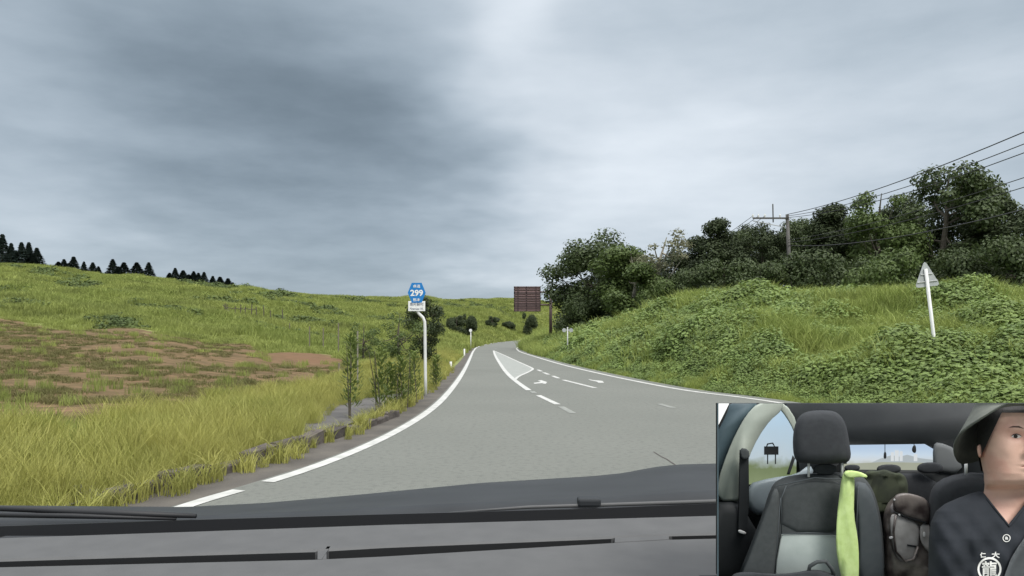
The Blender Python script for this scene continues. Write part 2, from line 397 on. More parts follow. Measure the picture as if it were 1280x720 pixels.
def ground_mat():
    m = mat('field ground', (.17, .20, .07), .95, (.23, .25, .09), .25, .5, 6, spec=.1)
    nt = m.node_tree; N = nt.nodes; L = nt.links; b = N['Principled BSDF']
    src = b.inputs['Base Color'].links[0].from_socket
    geo = N.new('ShaderNodeNewGeometry')
    at = N.new('ShaderNodeAttribute'); at.attribute_name = 'soil'
    mp = N.new('ShaderNodeMapping'); L.new(geo.outputs['Position'], mp.inputs[0]); mp.inputs['Scale'].default_value = (.7, 2.0, 1); mp.inputs['Rotation'].default_value = (0, 0, R(-20))
    n = N.new('ShaderNodeTexNoise'); L.new(mp.outputs[0], n.inputs['Vector']); n.inputs['Scale'].default_value = .8; n.inputs['Detail'].default_value = 8; n.inputs['Roughness'].default_value = .65
    ad = N.new('ShaderNodeMath'); ad.operation = 'ADD'; L.new(n.outputs[0], ad.inputs[0]); L.new(at.outputs['Fac'], ad.inputs[1])
    mr = N.new('ShaderNodeMapRange'); L.new(ad.outputs[0], mr.inputs[0]); mr.inputs[1].default_value = .88; mr.inputs[2].default_value = 1.08
    rp = N.new('ShaderNodeTexNoise'); L.new(mp.outputs[0], rp.inputs['Vector']); rp.inputs['Scale'].default_value = 2.4; rp.inputs['Detail'].default_value = 8
    cr = N.new('ShaderNodeValToRGB'); L.new(rp.outputs[0], cr.inputs[0])
    cr.color_ramp.elements[0].position = .3; cr.color_ramp.elements[0].color = (.085, .06, .035, 1)
    cr.color_ramp.elements[1].position = .7; cr.color_ramp.elements[1].color = (.21, .135, .08, 1)
    e = cr.color_ramp.elements.new(.48); e.color = (.13, .095, .05, 1)
    rd = N.new('ShaderNodeAttribute'); rd.attribute_name = 'redsoil'
    m2 = N.new('ShaderNodeMix'); m2.data_type = 'RGBA'
    rm = N.new('ShaderNodeMath'); rm.operation = 'MULTIPLY_ADD'; L.new(rp.outputs[0], rm.inputs[0]); rm.inputs[1].default_value = 1.6; rm.inputs[2].default_value = -.75
    rm2 = N.new('ShaderNodeMath'); rm2.operation = 'ADD'; rm2.use_clamp = True; L.new(rm.outputs[0], rm2.inputs[0]); L.new(rd.outputs['Fac'], rm2.inputs[1])
    rm3 = N.new('ShaderNodeMath'); rm3.operation = 'MULTIPLY'; L.new(rm2.outputs[0], rm3.inputs[0]); L.new(rd.outputs['Fac'], rm3.inputs[1]); L.new(rm3.outputs[0], m2.inputs['Factor']); L.new(cr.outputs[0], m2.inputs['A']); m2.inputs['B'].default_value = (.17, .10, .06, 1)
    mx = N.new('ShaderNodeMix'); mx.data_type = 'RGBA'; L.new(mr.outputs[0], mx.inputs['Factor']); L.new(src, mx.inputs['A']); L.new(m2.outputs['Result'], mx.inputs['B'])
    L.new(mx.outputs['Result'], b.inputs['Base Color'])
    return m
M['field'] = ground_mat()
ground = tag(mk('ground', gv, gfl, M['field'], smooth=True), 'rolling grassy hillside with a bare brown cut field', kind='structure')
def soil_amt(X, Y):
    px = 640+F*X/np.maximum(Y, .1)
    hi = np.interp(px, [-300, 0, 150, 300, 430, 470], [42, 44, 46, 41, 36, 20])+(fbm(X*.25+5, Y*.25)-.47)*16
    s = sstep(9, 11, Y)*(1-sstep(hi*.86, hi*1.06, Y))*(1-sstep(425, 470, px))*(Y > 0)
    return s
def red_amt(X, Y):
    px = 640+F*X/np.maximum(Y, .1)
    return np.exp(-((px-375)/70)**2)*np.exp(-((Y-34)/7.5)**2)*(Y > 0)*(.55+.75*fbm(X*.5, Y*.3))
for nm, fn in (('soil', soil_amt), ('redsoil', red_amt)):
    at = ground.data.attributes.new(nm, 'FLOAT', 'POINT')
    v = fn(gv[:, 0], gv[:, 1])
    if nm == 'soil': v = np.maximum(v*.86, red_amt(gv[:, 0], gv[:, 1])*.9)
    at.data.foreach_set('value', v.astype(np.float32))
def gz1(x, y): return float(ground_z([x], [y])[0][0])

# ------------------------------------------------------------------ kerb stones
kerb = tag(root('stone_kerb', (Lr[10][0]-.7, Lr[10][1], 0), 'broken row of dark kerb stones half buried at the left road edge', 'kerb'))
kp = offset(Lr, np.interp(Lr[:, 1], [0, 6, 9, 12.5], [.72, .72, .8, .5]))
kp = resample(kp[(kp[:, 1] > 6.0) & (kp[:, 1] < 13.2)], .62)
for i in range(len(kp)-1):
    a, b = kp[i], kp[i+1]; d = b-a; ang = math.atan2(d[1], d[0])
    bm = bmesh.new()
    h = random.uniform(.08, .16)
    add_box(bm, (0, 0, h/2-.06), (.56, .17, h+.12), bevel=.02)
    for v in bm.verts: v.co += Vector((random.uniform(-.015, .015), random.uniform(-.012, .012), random.uniform(-.018, .012)))
    o = from_bm('stone', bm, M['stone'], kerb)
    o.matrix_parent_inverse = Matrix.Translation(-kerb.location)
    o.location = ((a[0]+b[0])/2, (a[1]+b[1])/2, 0); o.rotation_euler = (random.uniform(-.06, .06), random.uniform(-.05, .05), ang+random.uniform(-.06, .06))

# ------------------------------------------------------------------ scattered ground cover (instanced)
def blades(name, n, rad, h, w, m, lean=.5, seed=0, segs=3, stiff=1.0):
    r_ = np.random.default_rng(seed); V = []; Fc = []; T = []
    for i in range(n):
        a = r_.uniform(0, 6.283); d = rad*math.sqrt(r_.random()); x, y = d*math.cos(a), d*math.sin(a)
        hh = h*r_.uniform(.55, 1.1); ln = hh*lean*r_.uniform(.2, 1.2); la = r_.uniform(0, 6.283); fa = r_.uniform(0, 3.14); ww = w*r_.uniform(.6, 1.3)
        base = len(V)
        for s in range(segs+1):
            t = s/segs; cx = x+ln*math.cos(la)*t**2; cy = y+ln*math.sin(la)*t**2; cz = hh*(t-.18*lean*t**3)*stiff
            wd = ww*(1-t)**.6*.5
            if s < segs:
                V.append((cx-wd*math.cos(fa), cy-wd*math.sin(fa), cz)); V.append((cx+wd*math.cos(fa), cy+wd*math.sin(fa), cz))
            else: V.append((cx, cy, cz))
        tt = r_.random()
        for s in range(segs-1):
            q = base+2*s; Fc.append([q, q+1, q+3, q+2]); T.append(tt)
        q = base+2*(segs-1); Fc.append([q, q+1, q+2]); T.append(tt)
    return mk(name, V, Fc, m, link=False, tint=T)
def leafmound(name, n, rad, h, size, m, seed=0, up=.6):
    r_ = np.random.default_rng(seed); V = []; Fc = []; T = []
    for i in range(n):
        a = r_.uniform(0, 6.283); e = math.asin(r_.uniform(0.0, 1)); q = r_.uniform(.6, 1.05)
        p = Vector((rad*q*math.cos(a)*math.cos(e), rad*q*math.sin(a)*math.cos(e), h*q*math.sin(e)))
        nrm = (Vector((p.x/rad, p.y/rad, p.z/h+up))+Vector(r_.normal(0, .38, 3))).normalized()
        t = nrm.cross(Vector(r_.normal(0, 1, 3))).normalized(); b = nrm.cross(t); s = size*r_.uniform(.55, 1.25)
        base = len(V)
        V += [p-t*s*.55, p+b*s*.42-nrm*s*.12+t*s*.0, p+t*s*.6-nrm*s*.1, p-b*s*.42-nrm*s*.12, p]
        Fc += [[base, base+1, base+4], [base+1, base+2, base+4], [base+2, base+3, base+4], [base+3, base, base+4]]; T += [r_.random()]*4
    return mk(name, V, Fc, m, link=False, tint=T)
def scatter(name, pts, rotz, scl, idx, variants, label, tilt=None):
    n = len(pts)
    me = bpy.data.meshes.new(name); me.from_pydata(pts.tolist(), [], [])
    a = me.attributes.new('rot', 'FLOAT_VECTOR', 'POINT'); rv = np.zeros((n, 3), np.float32); rv[:, 2] = rotz
    if tilt is not None: rv[:, :2] = tilt
    a.data.foreach_set('vector', rv.ravel())
    a = me.attributes.new('scl', 'FLOAT_VECTOR', 'POINT')
    sv = np.repeat(np.asarray(scl, np.float32)[:, None], 3, 1) if np.ndim(scl) == 1 else np.asarray(scl, np.float32)
    a.data.foreach_set('vector', sv.ravel())
    a = me.attributes.new('pick', 'INT', 'POINT'); a.data.foreach_set('value', np.asarray(idx, np.int32))
    o = bpy.data.objects.new(name, me); COL.objects.link(o)
    c = bpy.data.collections.new(name+'_source')
    for v in variants: c.objects.link(v)
    ng = bpy.data.node_groups.new(name+'_scatter', 'GeometryNodeTree')
    ng.interface.new_socket('Geometry', in_out='INPUT', socket_type='NodeSocketGeometry'); ng.interface.new_socket('Geometry', in_out='OUTPUT', socket_type='NodeSocketGeometry')
    N = ng.nodes; L = ng.links
    gi = N.new('NodeGroupInput'); go = N.new('NodeGroupOutput'); ip = N.new('GeometryNodeInstanceOnPoints'); ci = N.new('GeometryNodeCollectionInfo')
    ci.inputs['Collection'].default_value = c; ci.inputs['Separate Children'].default_value = True; ci.inputs['Reset Children'].default_value = True
    def attr(nm, t):
        n_ = N.new('GeometryNodeInputNamedAttribute'); n_.data_type = t; n_.inputs['Name'].default_value = nm; return n_.outputs['Attribute']
    L.new(gi.outputs[0], ip.inputs['Points']); L.new(ci.outputs[0], ip.inputs['Instance']); ip.inputs['Pick Instance'].default_value = True
    L.new(attr('pick', 'INT'), ip.inputs['Instance Index']); L.new(attr('rot', 'FLOAT_VECTOR'), ip.inputs['Rotation']); L.new(attr('scl', 'FLOAT_VECTOR'), ip.inputs['Scale'])
    L.new(ip.outputs[0], go.inputs[0])
    md = o.modifiers.new('scatter', 'NODES'); md.node_group = ng
    return tag(o, label, kind='stuff')
G1 = mat('verge grass', (.215, .255, .055), .6, (.45, .43, .13), .8, tint=(.36, .355, .105), rnd=.18, trans=.3, spec=.25)
G2 = mat('hill grass', (.20, .255, .065), .7, (.33, .37, .11), .09, tint=(.27, .31, .09), rnd=.18, trans=.3, spec=.15, col3=(.13, .155, .05), scale3=.17, contrast=2.2)
G2b = mat('dry field weed', (.12, .135, .05), .7, (.18, .15, .07), .5, tint=(.16, .155, .06), rnd=.2, trans=.2, spec=.15)
G3 = mat('bank grass', (.215, .285, .075), .6, (.35, .40, .12), .4, tint=(.28, .335, .095), rnd=.2, trans=.3, spec=.2)
G4 = mat('bank broad leaves', (.105, .165, .045), .55, (.22, .295, .08), .45, tint=(.185, .26, .07), rnd=.22, trans=.25, spec=.35)
G5 = mat('dark weeds', (.07, .10, .035), .7, (.12, .16, .05), .6, rnd=.2, trans=.2, spec=.2)
def sample(n, umin, umax, ymin, ymax, power=1.0):
    """random points in the wedge between two photo columns; power > 1 thins them with distance"""
    px = rng.uniform(umin, umax, n); t = rng.random(n)**power; Y = ymin+(ymax-ymin)*t
    return (px-640)/F*Y, Y, px
def place(X, Y): 
    z, d = ground_z(X, Y); return z, d
# 1 verge grass along the left road edge
vpt = resample(Ls[(Ls[:, 1] > -1) & (Ls[:, 1] < 70)], .05)
n = 5200
s_ = rng.random(n)**1.5; k = (s_*(len(vpt)-1)).astype(int)
tg = np.gradient(vpt, axis=0); tg /= np.linalg.norm(tg, axis=1)[:, None]
nrm_ = np.stack([-tg[:, 1], tg[:, 0]], 1)
Yk = vpt[k, 1]
lo = np.interp(Yk, [0, 6, 7, 9.5, 11, 14, 16, 18, 25, 70], [.65, .7, .95, .95, 1.35, 1.9, 1.6, .9, .75, .6]); hi = lo+np.interp(Yk, [0, 10, 14, 20, 70], [3.6, 3.0, 2.0, 2.6, 1.6])
off = lo+(hi-lo)*rng.random(n)**1.1
VP = vpt[k]+nrm_[k]*off[:, None]
clump = fbm(VP[:, 0]*1.3, VP[:, 1]*1.3)
keep = clump > np.where(off-lo < 1.2, .28, .36)
VP = VP[keep]; off = off[keep]; Yk = Yk[keep]; lo = lo[keep]
vz, _ = place(VP[:, 0], VP[:, 1])
hs = np.interp(Yk, [0, 6, 10, 13, 18, 70], [.62, .64, .62, .5, .5, .5])*rng.uniform(.7, 1.15, len(VP))*np.interp(off-lo, [0, .8], [.55, 1])
vv = [blades('a%d' % i, 70, .26, .95, .016, G1, .55, 20+i, 4) for i in range(4)]
scatter('verge_grass', np.c_[VP, np.maximum(vz, -.02)], rng.uniform(0, 6.28, len(VP)), hs, rng.integers(0, 4, len(VP)), vv, 'tall yellow green grass growing over the left verge')
# grass tufts at the kerb and shoulder
kt = offset(Lr, .62); kt = resample(kt[(kt[:, 1] > 4.5) & (kt[:, 1] < 30)], .12); kt = kt[rng.random(len(kt)) < .85]; kt += rng.normal(0, .09, kt.shape)
scatter('kerb_grass', np.c_[kt, np.full(len(kt), -.01)], rng.uniform(0, 6.28, len(kt)), rng.uniform(.18, .42, len(kt)), rng.integers(0, 3, len(kt)), [blades('b%d' % i, 60, .3, .9, .03, G1, .8, 40+i, 3) for i in range(3)], 'short grass tufts sprouting between the kerb stones')
# 2 hill grass
def not_soil(X, Y, lim): return soil_amt(X, Y)*.62+fbm(X*.6, Y*1.1+9)*.8 < lim
Xh, Yh, ph = sample(26000, -60, 640, 9, 190, 1.25)
z, d = place(Xh, Yh); so_ = soil_amt(Xh, Yh); rd_ = red_amt(Xh, Yh)
nz_ = fbm(Xh*.35+3, Yh*.35+9)
keep = (d > .7) & ((so_ < .55) | (rng.random(len(Xh)) < .05)) & (rd_ < .62)
Xh, Yh, z = Xh[keep], Yh[keep], z[keep]; nz_ = nz_[keep]; so_ = so_[keep]
sc_ = np.clip(Yh/55, .38, 1.9)*rng.uniform(.7, 1.25, len(Xh))*np.where(so_ > .3, .6, 1)
hv = [blades('c%d' % i, 80, .75, .42, .045, G2, .7, 60+i, 3) for i in range(4)]
sv = np.c_[sc_*1.1, sc_*1.1, np.clip(sc_, .5, 1.35)*(.3+nz_*2.0)]
scatter('hill_grass', np.c_[Xh, Yh, z-.02], rng.uniform(0, 6.28, len(Xh)), sv, rng.integers(0, 4, len(Xh)), hv, 'soft light green grass covering the left hillside')
# dry weeds on the bare field
Xw, Yw, _ = sample(8500, -60, 440, 10, 50, 1.1); z, d = place(Xw, Yw)
keep = (d > 1) & (soil_amt(Xw, Yw) > .02) & (fbm(Xw*.5+20, Yw*.9) > .44) & (red_amt(Xw, Yw) < .35); Xw, Yw, z = Xw[keep], Yw[keep], z[keep]
scatter('field_weeds', np.c_[Xw, Yw, z-.01], rng.uniform(0, 6.28, len(Xw)), rng.uniform(.15, .5, len(Xw)), rng.integers(0, 3, len(Xw)), [blades('d%d' % i, 60, .5, .3, .03, G2b, .9, 80+i, 2) for i in range(3)], 'low dry weeds scattered over the brown field')
# far plateau beyond the bend
Xf, Yf, pf = sample(16000, 330, 720, 78, 330, 1.0); z, d = place(Xf, Yf); keep = d > 1.2
Xf, Yf, z = Xf[keep], Yf[keep], z[keep]; nz_ = fbm(Xf*.06+3, Yf*.03+9)
sc_ = np.clip(Yf/90, .8, 3.2)*rng.uniform(.7, 1.2, len(Xf))
scatter('plateau_grass', np.c_[Xf, Yf, z-.03], rng.uniform(0, 6.28, len(Xf)), np.c_[sc_, sc_, np.clip(sc_*.7, .5, 1.8)*(.2+nz_*2.2)], rng.integers(0, 4, len(Xf)), [v.copy() for v in hv], 'rough green grassland beyond the bend')
# dark shrubby patches on the hill
cs = [(60, 346, 118, 8, 1.2), (130, 362, 85, 8, 1.1), (290, 366, 100, 8, 1.2), (400, 380, 120, 10, 1.3), (450, 375, 190, 10, 1.0), (560, 380, 220, 12, 1.4), (480, 392, 120, 8, 1.0), (610, 385, 240, 12, 1.3), (25, 365, 75, 8, 1.0), (380, 395, 80, 8, .9), (330, 388, 120, 5, 1.0), (205, 386, 62, 9, .9), (225, 390, 60, 7, .8), (95, 352, 105, 10, .8), (250, 352, 150, 14, 1.0), (20, 385, 52, 12, .5), (330, 402, 60, 12, .5), (400, 408, 60, 10, .5), (345, 372, 150, 10, .7), (150, 395, 47, 14, .5)]
DX = []; DY = []
for px, py, Y, nn, rr in cs:
    for _ in range(nn*3):
        yy = Y*(1+random.gauss(0, .035)); p_ = px+random.gauss(0, 14*rr+6); DX.append((p_-640)/F*yy); DY.append(yy)
DX = np.array(DX); DY = np.array(DY); z, d = place(DX, DY)
GM = [leafmound('e%d' % i, 130, .6, .5, .16, G5, 90+i) for i in range(3)]
scatter('hill_scrub', np.c_[DX, DY, z-.05], rng.uniform(0, 6.28, len(DX)), rng.uniform(1.0, 2.1, len(DX))*np.clip(DY/80, .6, 1.6), rng.integers(0, 3, len(DX)), GM, 'darker scrub patches dotted over the hillside')
# 3 right bank
Xb, Yb, pb = sample(15500, 655, 1420, 11.5, 62, 1.7); z, d = place(Xb, Yb)
side = Xb > np.interp(Yb, Rr[:, 1], Rr[:, 0])
keep = (d > .25) & side
Xb, Yb, z, d, pb = Xb[keep], Yb[keep], z[keep], d[keep], pb[keep]
nb = fbm(Xb*.22+11, Yb*.22+5)*.62+fbm(Xb*.75, Yb*.75)*.62
leaf = (nb+rng.normal(0, .035, len(Xb))+np.interp(d, [0, 1.5, 4, 6, 9], [.0, .06, .06, .03, -.03])) > .565
edge = np.interp(d, [.2, 2.0], [.3, 1])*(.62+.85*fbm(Xb*.9+31, Yb*.9+17))
bv = [blades('f%d' % i, 90, .5, .62, .024, G3, .7, 100+i, 4) for i in range(4)]
lv = [leafmound('g%d' % i, 340, .5, .48, .086, G4, 110+i, .7) for i in range(4)]
q = (~leaf) | (rng.random(len(leaf)) < .28)
scatter('bank_grass', np.c_[Xb, Yb, z-.03][q], rng.uniform(0, 6.28, q.sum()), (rng.uniform(.65, 1.25, len(Xb))*edge*np.clip(Yb/24, .8, 1.6))[q], rng.integers(0, 4, q.sum()), bv, 'bright green grass covering the right bank')
q = leaf
scatter('bank_vines', np.c_[Xb, Yb, z-.03][q], rng.uniform(0, 6.28, q.sum()), (rng.uniform(.6, 1.5, len(Xb))*edge*np.clip(Yb/26, .85, 1.5))[q], rng.integers(0, 4, q.sum()), lv, 'broad leaved vines and shrubs matted over the right bank')
# grass where the right bank meets the bend, and under the trees
Xb, Yb, pb = sample(5200, 640, 760, 46, 150, 1.1); z, d = place(Xb, Yb)
side = Xb > np.interp(Yb, Rr[:, 1], Rr[:, 0]); keep = (d > .4) & side; Xb, Yb, z = Xb[keep], Yb[keep], z[keep]
scatter('bend_grass', np.c_[Xb, Yb, z-.03], rng.uniform(0, 6.28, len(Xb)), rng.uniform(.9, 1.5, len(Xb))*np.clip(Yb/60, 1, 1.7), rng.integers(0, 4, len(Xb)), [v.copy() for v in bv], 'grass on the inside of the bend below the trees')

# ------------------------------------------------------------------ trees
LF = {}
LF['dark'] = mat('dark broad leaves', (.036, .056, .020), .55, (.062, .090, .032), .35, tint=(.072, .10, .035), trans=.2, spec=.3)
LF['mid'] = mat('mid green leaves', (.060, .095, .028), .55, (.10, .145, .042), .4, tint=(.115, .16, .048), trans=.25, spec=.3)
LF['pine'] = mat('dark evergreen needles', (.028, .041, .018), .6, (.045, .064, .027), .4, tint=(.056, .075, .032), trans=.12, spec=.2)
LF['pale'] = mat('pale sparse leaves', (.16, .17, .10), .6, (.24, .24, .15), .5, tint=(.2, .2, .13), trans=.25, spec=.2)
LF['conifer'] = mat('far conifer needles', (.022, .036, .030), .8, (.036, .055, .042), .5, trans=.05, spec=.1)
LF['shrub'] = mat('dark shrub leaves', (.026, .038, .018), .6, (.045, .062, .026), .5, tint=(.055, .075, .03), trans=.15, spec=.25)
def leaf_faces(V, Fc, T, c, rad, n, size, r_, flat=.8):
    for i in range(n):
        dv = Vector(r_.normal(0, 1, 3)).normalized(); q = rad*r_.uniform(.45, 1.0)
        p = c+Vector((dv.x*q, dv.y*q, dv.z*q*flat))
        nrm = (dv+Vector(r_.normal(0, .5, 3))+Vector((0, 0, .35))).normalized()
        t = nrm.cross(Vector(r_.normal(0, 1, 3))).normalized(); b = nrm.cross(t); s = size*r_.uniform(.6, 1.3)
        k = len(V); V += [p-t*s*.5, p+b*s*.33, p+t*s*.5, p-b*s*.33]; Fc.append([k, k+1, k+2, k+3]); T.append(r_.random())
def tree_meshes(seed, H, Wd, cz0, nclump, leaves, size, m, bark, shape='round', clr=(.12, .22), lean=0, dens=1.0):
    """a tree of height H and crown width Wd; returns meshes for trunk (with limbs) and crown"""
    r_ = np.random.default_rng(seed); V = []; Fc = []; T = []
    tb = bmesh.new(); th = H*.12
    top = Vector((lean*H, 0, H*.9))
    spine = [Vector((0, 0, -.4)), Vector((r_.normal(0, .02)*H, r_.normal(0, .02)*H, H*.25)), Vector((lean*H*.4+r_.normal(0, .03)*H, r_.normal(0, .03)*H, H*.55)), top]
    add_tube(tb, spine, [H*.028, H*.022, H*.014, H*.003], 7)
    cs_ = []
    for i in range(nclump):
        t = (i+.5)/nclump
        if shape == 'round':
            e = r_.uniform(-1, 1); a = r_.uniform(0, 6.283); q = r_.uniform(.45, 1)**.6
            rr = math.sqrt(max(0, 1-e*e))*q
            zc = H*(cz0+(1-cz0)*(.5+.5*e*q)*.93); wob = 1
        else:
            a = r_.uniform(0, 6.283); e = r_.random()**.9; rr = (1-e)**.7*r_.uniform(.35, 1)+.08; zc = H*(cz0+(1-cz0)*e*.93)
        c = Vector((rr*Wd/2*math.cos(a)*.86+lean*zc, rr*Wd/2*math.sin(a)*.86, zc))
        rad = Wd*r_.uniform(*clr); cs_.append((c, rad))
        leaf_faces(V, Fc, T, c, rad*1.12, int(2.2*dens*leaves*(rad/(Wd*.17))**2), size*.8, r_, .78)
        b0 = spine[1].lerp(spine[2], r_.random()) if c.z < H*.7 else spine[2].lerp(spine[3], r_.uniform(0, .6))
        if i % 2 == 0:
            mid = b0.lerp(c, .5)+Vector((0, 0, -.03*H))
            add_tube(tb, [b0, mid, c], [H*.009, H*.006, H*.002], 5, False)
    me = bpy.data.meshes.new('crown'); me.from_pydata([tuple(v) for v in V], [], Fc)
    a = me.attributes.new('tint', 'FLOAT', 'FACE'); a.data.foreach_set('value', np.array(T, np.float32)); me.materials.append(m)
    tm = bpy.data.meshes.new('trunk'); tb.to_mesh(tm); tb.free(); tm.materials.append(bark)
    return tm, me
def tree(name, meshes, loc, s, rz, label, cat='tree', group=None, sxy=1.0):
    o = root(name, loc, label, cat, group)
    for nm, me in (('trunk', meshes[0]), ('crown', meshes[1])):
        if me is None: continue
        c = bpy.data.objects.new(nm, me); COL.objects.link(c); c.parent = o
    o.scale = (s*sxy, s*sxy, s); o.rotation_euler = (0, 0, rz)
    return o
def at_ground(px, Y): x = (px-640)/F*Y; return Vector((x, Y, gz1(x, Y)))
VARS = {
 'big': tree_meshes(1, 10, 9.2, .10, 62, 250, .34, LF['dark'], M['bark'], clr=(.10, .17)),
 'mid': tree_meshes(2, 8, 5.5, .15, 30, 230, .28, LF['mid'], M['palebark'], clr=(.13, .21)),
 'r1': tree_meshes(3, 10, 6.5, .08, 40, 240, .30, LF['dark'], M['bark'], clr=(.11, .19)),
 'r2': tree_meshes(4, 10, 5.6, .06, 38, 230, .28, LF['pine'], M['bark'], 'cone', clr=(.12, .2)),
 'r3': tree_meshes(5, 10, 7.5, .10, 44, 240, .32, LF['pine'], M['bark'], clr=(.10, .18)),
 'r4': tree_meshes(6, 10, 6.0, .10, 34, 230, .30, LF['mid'], M['bark'], clr=(.11, .2)),
 'pale': tree_meshes(7, 9, 4.2, .55, 18, 55, .26, LF['pale'], M['palebark'], clr=(.08, .16), lean=.12),
 'bush': tree_meshes(8, 3, 5.0, .02, 26, 220, .22, LF['dark'], M['bark'], clr=(.12, .2)),
 'bushm': tree_meshes(9, 3, 4.4, .02, 24, 220, .22, LF['mid'], M['bark'], clr=(.12, .2)),
 'loose': tree_meshes(11, 8, 5.5, .12, 30, 200, .30, LF['shrub'], M['bark'], clr=(.09, .2), dens=.55),
 'loosem': tree_meshes(12, 8, 6, .12, 26, 200, .30, LF['mid'], M['bark'], clr=(.08, .18), dens=.4),
 'shrub': tree_meshes(10, 3, 2.9, .10, 14, 200, .2, LF['shrub'], M['bark'], clr=(.12, .24)),
}
VH = dict(big=10, mid=8, r1=10, r2=10, r3=10, r4=10, pale=9, bush=3, bushm=3, shrub=3, loose=8, loosem=8)
VW = dict(big=9.2, mid=5.5, r1=6.5, r2=5.6, r3=7.5, r4=6, pale=4.2, bush=5, bushm=4.4, shrub=2.9, loose=5.5, loosem=6)
def put(name, kind, px, Y, top, width_px, label, cat='tree', group=None, rz=None):
    loc = at_ground(px, Y); ztop = CAM_H+(HOR-top)/F*Y; s = (ztop-loc.z)/VH[kind]*(1.07 if name == 'bank_tree' else 1.5 if name == 'shrub' else 1.0)
    w = width_px/F*Y*(1.65 if kind == 'r2' else 1.4 if name == 'bank_tree' else 1.12); sxy = w/(VW[kind]*s)
    return tree(name, VARS[kind], loc, s, rz if rz is not None else random.uniform(0, 6.28), label, cat, group, sxy)
put('broadleaf_tree', 'big', 746, 64, 288, 122, 'large dark broadleaf tree beside the brown guide sign', rz=.6)
put('broadleaf_tree', 'mid', 788, 56, 304, 94, 'mid green bushy tree in front of the large dark tree')
put('sparse_tree', 'pale', 812, 55, 284, 74, 'thin pale half bare tree rising behind the mid green tree', rz=0)
put('bush', 'bush', 728, 60, 372, 66, 'dark bush at the foot of the large tree by the guide sign post', 'bush')
put('bush', 'bush', 775, 60, 370, 90, 'dark bush under the mid green tree on the bank crest', 'bush')
put('bush', 'bushm', 832, 52, 355, 60, 'green bush between the pale tree and the dark tree line', 'bush')
gr = 'trees along the top of the right bank'
RT = [('r3', 852, 62, 314, 56, 'low dark evergreen at the left end of the tree line'),
      ('r2', 874, 60, 300, 46, 'short pointed dark evergreen second from the left end of the tree line'),
      ('r2', 898, 58, 279, 50, 'tall pointed dark evergreen left of the utility pole in the tree line'),
      ('r1', 925, 60, 290, 52, 'rounded dark tree just left of the crossarm of the utility pole'),
      ('r3', 952, 57, 284, 54, 'dark evergreen directly left of the utility pole'),
      ('r1', 1003, 62, 272, 52, 'dark tree immediately right of the utility pole'),
      ('r2', 1040, 60, 262, 56, 'pointed evergreen between the utility pole and the tall leafy trees'),
      ('r3', 1072, 62, 278, 58, 'low dark evergreen in the dip of the tree line'),
      ('r4', 1102, 56, 236, 66, 'loose leafy tree with gaps, left of the tallest tree'),
      ('r3', 1138, 60, 246, 66, 'dark tree behind the triangular sign'),
      ('r1', 1186, 55, 206, 92, 'tallest leafy tree in the tree line on the right bank'),
      ('r1', 1228, 58, 226, 76, 'broad dark tree right beside the tallest tree'),
      ('r3', 1262, 54, 256, 84, 'wide dark tree at the right edge of the photo'),
      ('r3', 937, 64, 284, 60, 'low dark evergreen filling the gap left of the utility pole'), ('r1', 1022, 66, 270, 60, 'dark rounded tree second to the right of the utility pole'), ('r3', 1056, 66, 272, 64, 'dark evergreen behind the pointed one right of the utility pole'),
      ('r3', 1310, 50, 262, 90, 'dark tree cut by the right photo border')]
for kd, px, Y, top, w, lab in RT:
    put('bank_tree', kd, px, Y, top, w, lab, group=gr)
US = [(862, 52, 336, 70), (905, 50, 324, 84), (950, 50, 328, 76), (1010, 50, 314, 96), (1062, 52, 322, 80), (1112, 46, 318, 86), (1205, 48, 312, 90), (1262, 46, 296, 110)]
UL = ['low dark undergrowth bush at the left end of the bank tree line', 'dark bush below the tall pointed evergreen on the bank', 'dark bush at the foot of the utility pole, left side', 'dark bush at the foot of the utility pole, right side',
      'dark bush below the dip in the tree line', 'lighter green bush left of the triangular sign on the bank', 'dark bush below the tallest tree on the bank', 'dark bush at the right edge under the wide tree']
for (px, Y, top, w), lab in zip(US, UL):
    put('bush', 'bushm' if px == 1112 else 'bush', px, Y, top, w, lab, 'bush', group='bushes under the bank tree line')
# shrubs beyond the bend
for px, Y, top, w, lab in [(571, 112, 401, 25, 'dark round shrub left of the pair beyond the white post'), (586, 114, 401, 17, 'dark round shrub touching its larger neighbour beyond the white post'),
                        (615.5, 165, 399, 16, 'upright dark shrub above the far bend, left of a rounder one'), (636, 185, 404.5, 16, 'round dark shrub in the middle above the far bend'), (661, 188, 399, 17, 'dark shrub just below the brown guide sign')]:
    put('shrub', 'shrub', px, Y, top, w, lab, 'shrub', group='round shrubs beyond the bend')
# bush behind the route sign
put('roadside_tree', 'loose', 530, 30, 366, 50, 'dark leafy roadside tree right behind the route number sign', rz=1)
put('roadside_tree', 'loosem', 500, 29, 384, 62, 'loose green roadside tree left of the route number sign', rz=2)
put('roadside_bush', 'loosem', 455, 33, 398, 44, 'thin light green bush standing left of the roadside trees', 'bush')
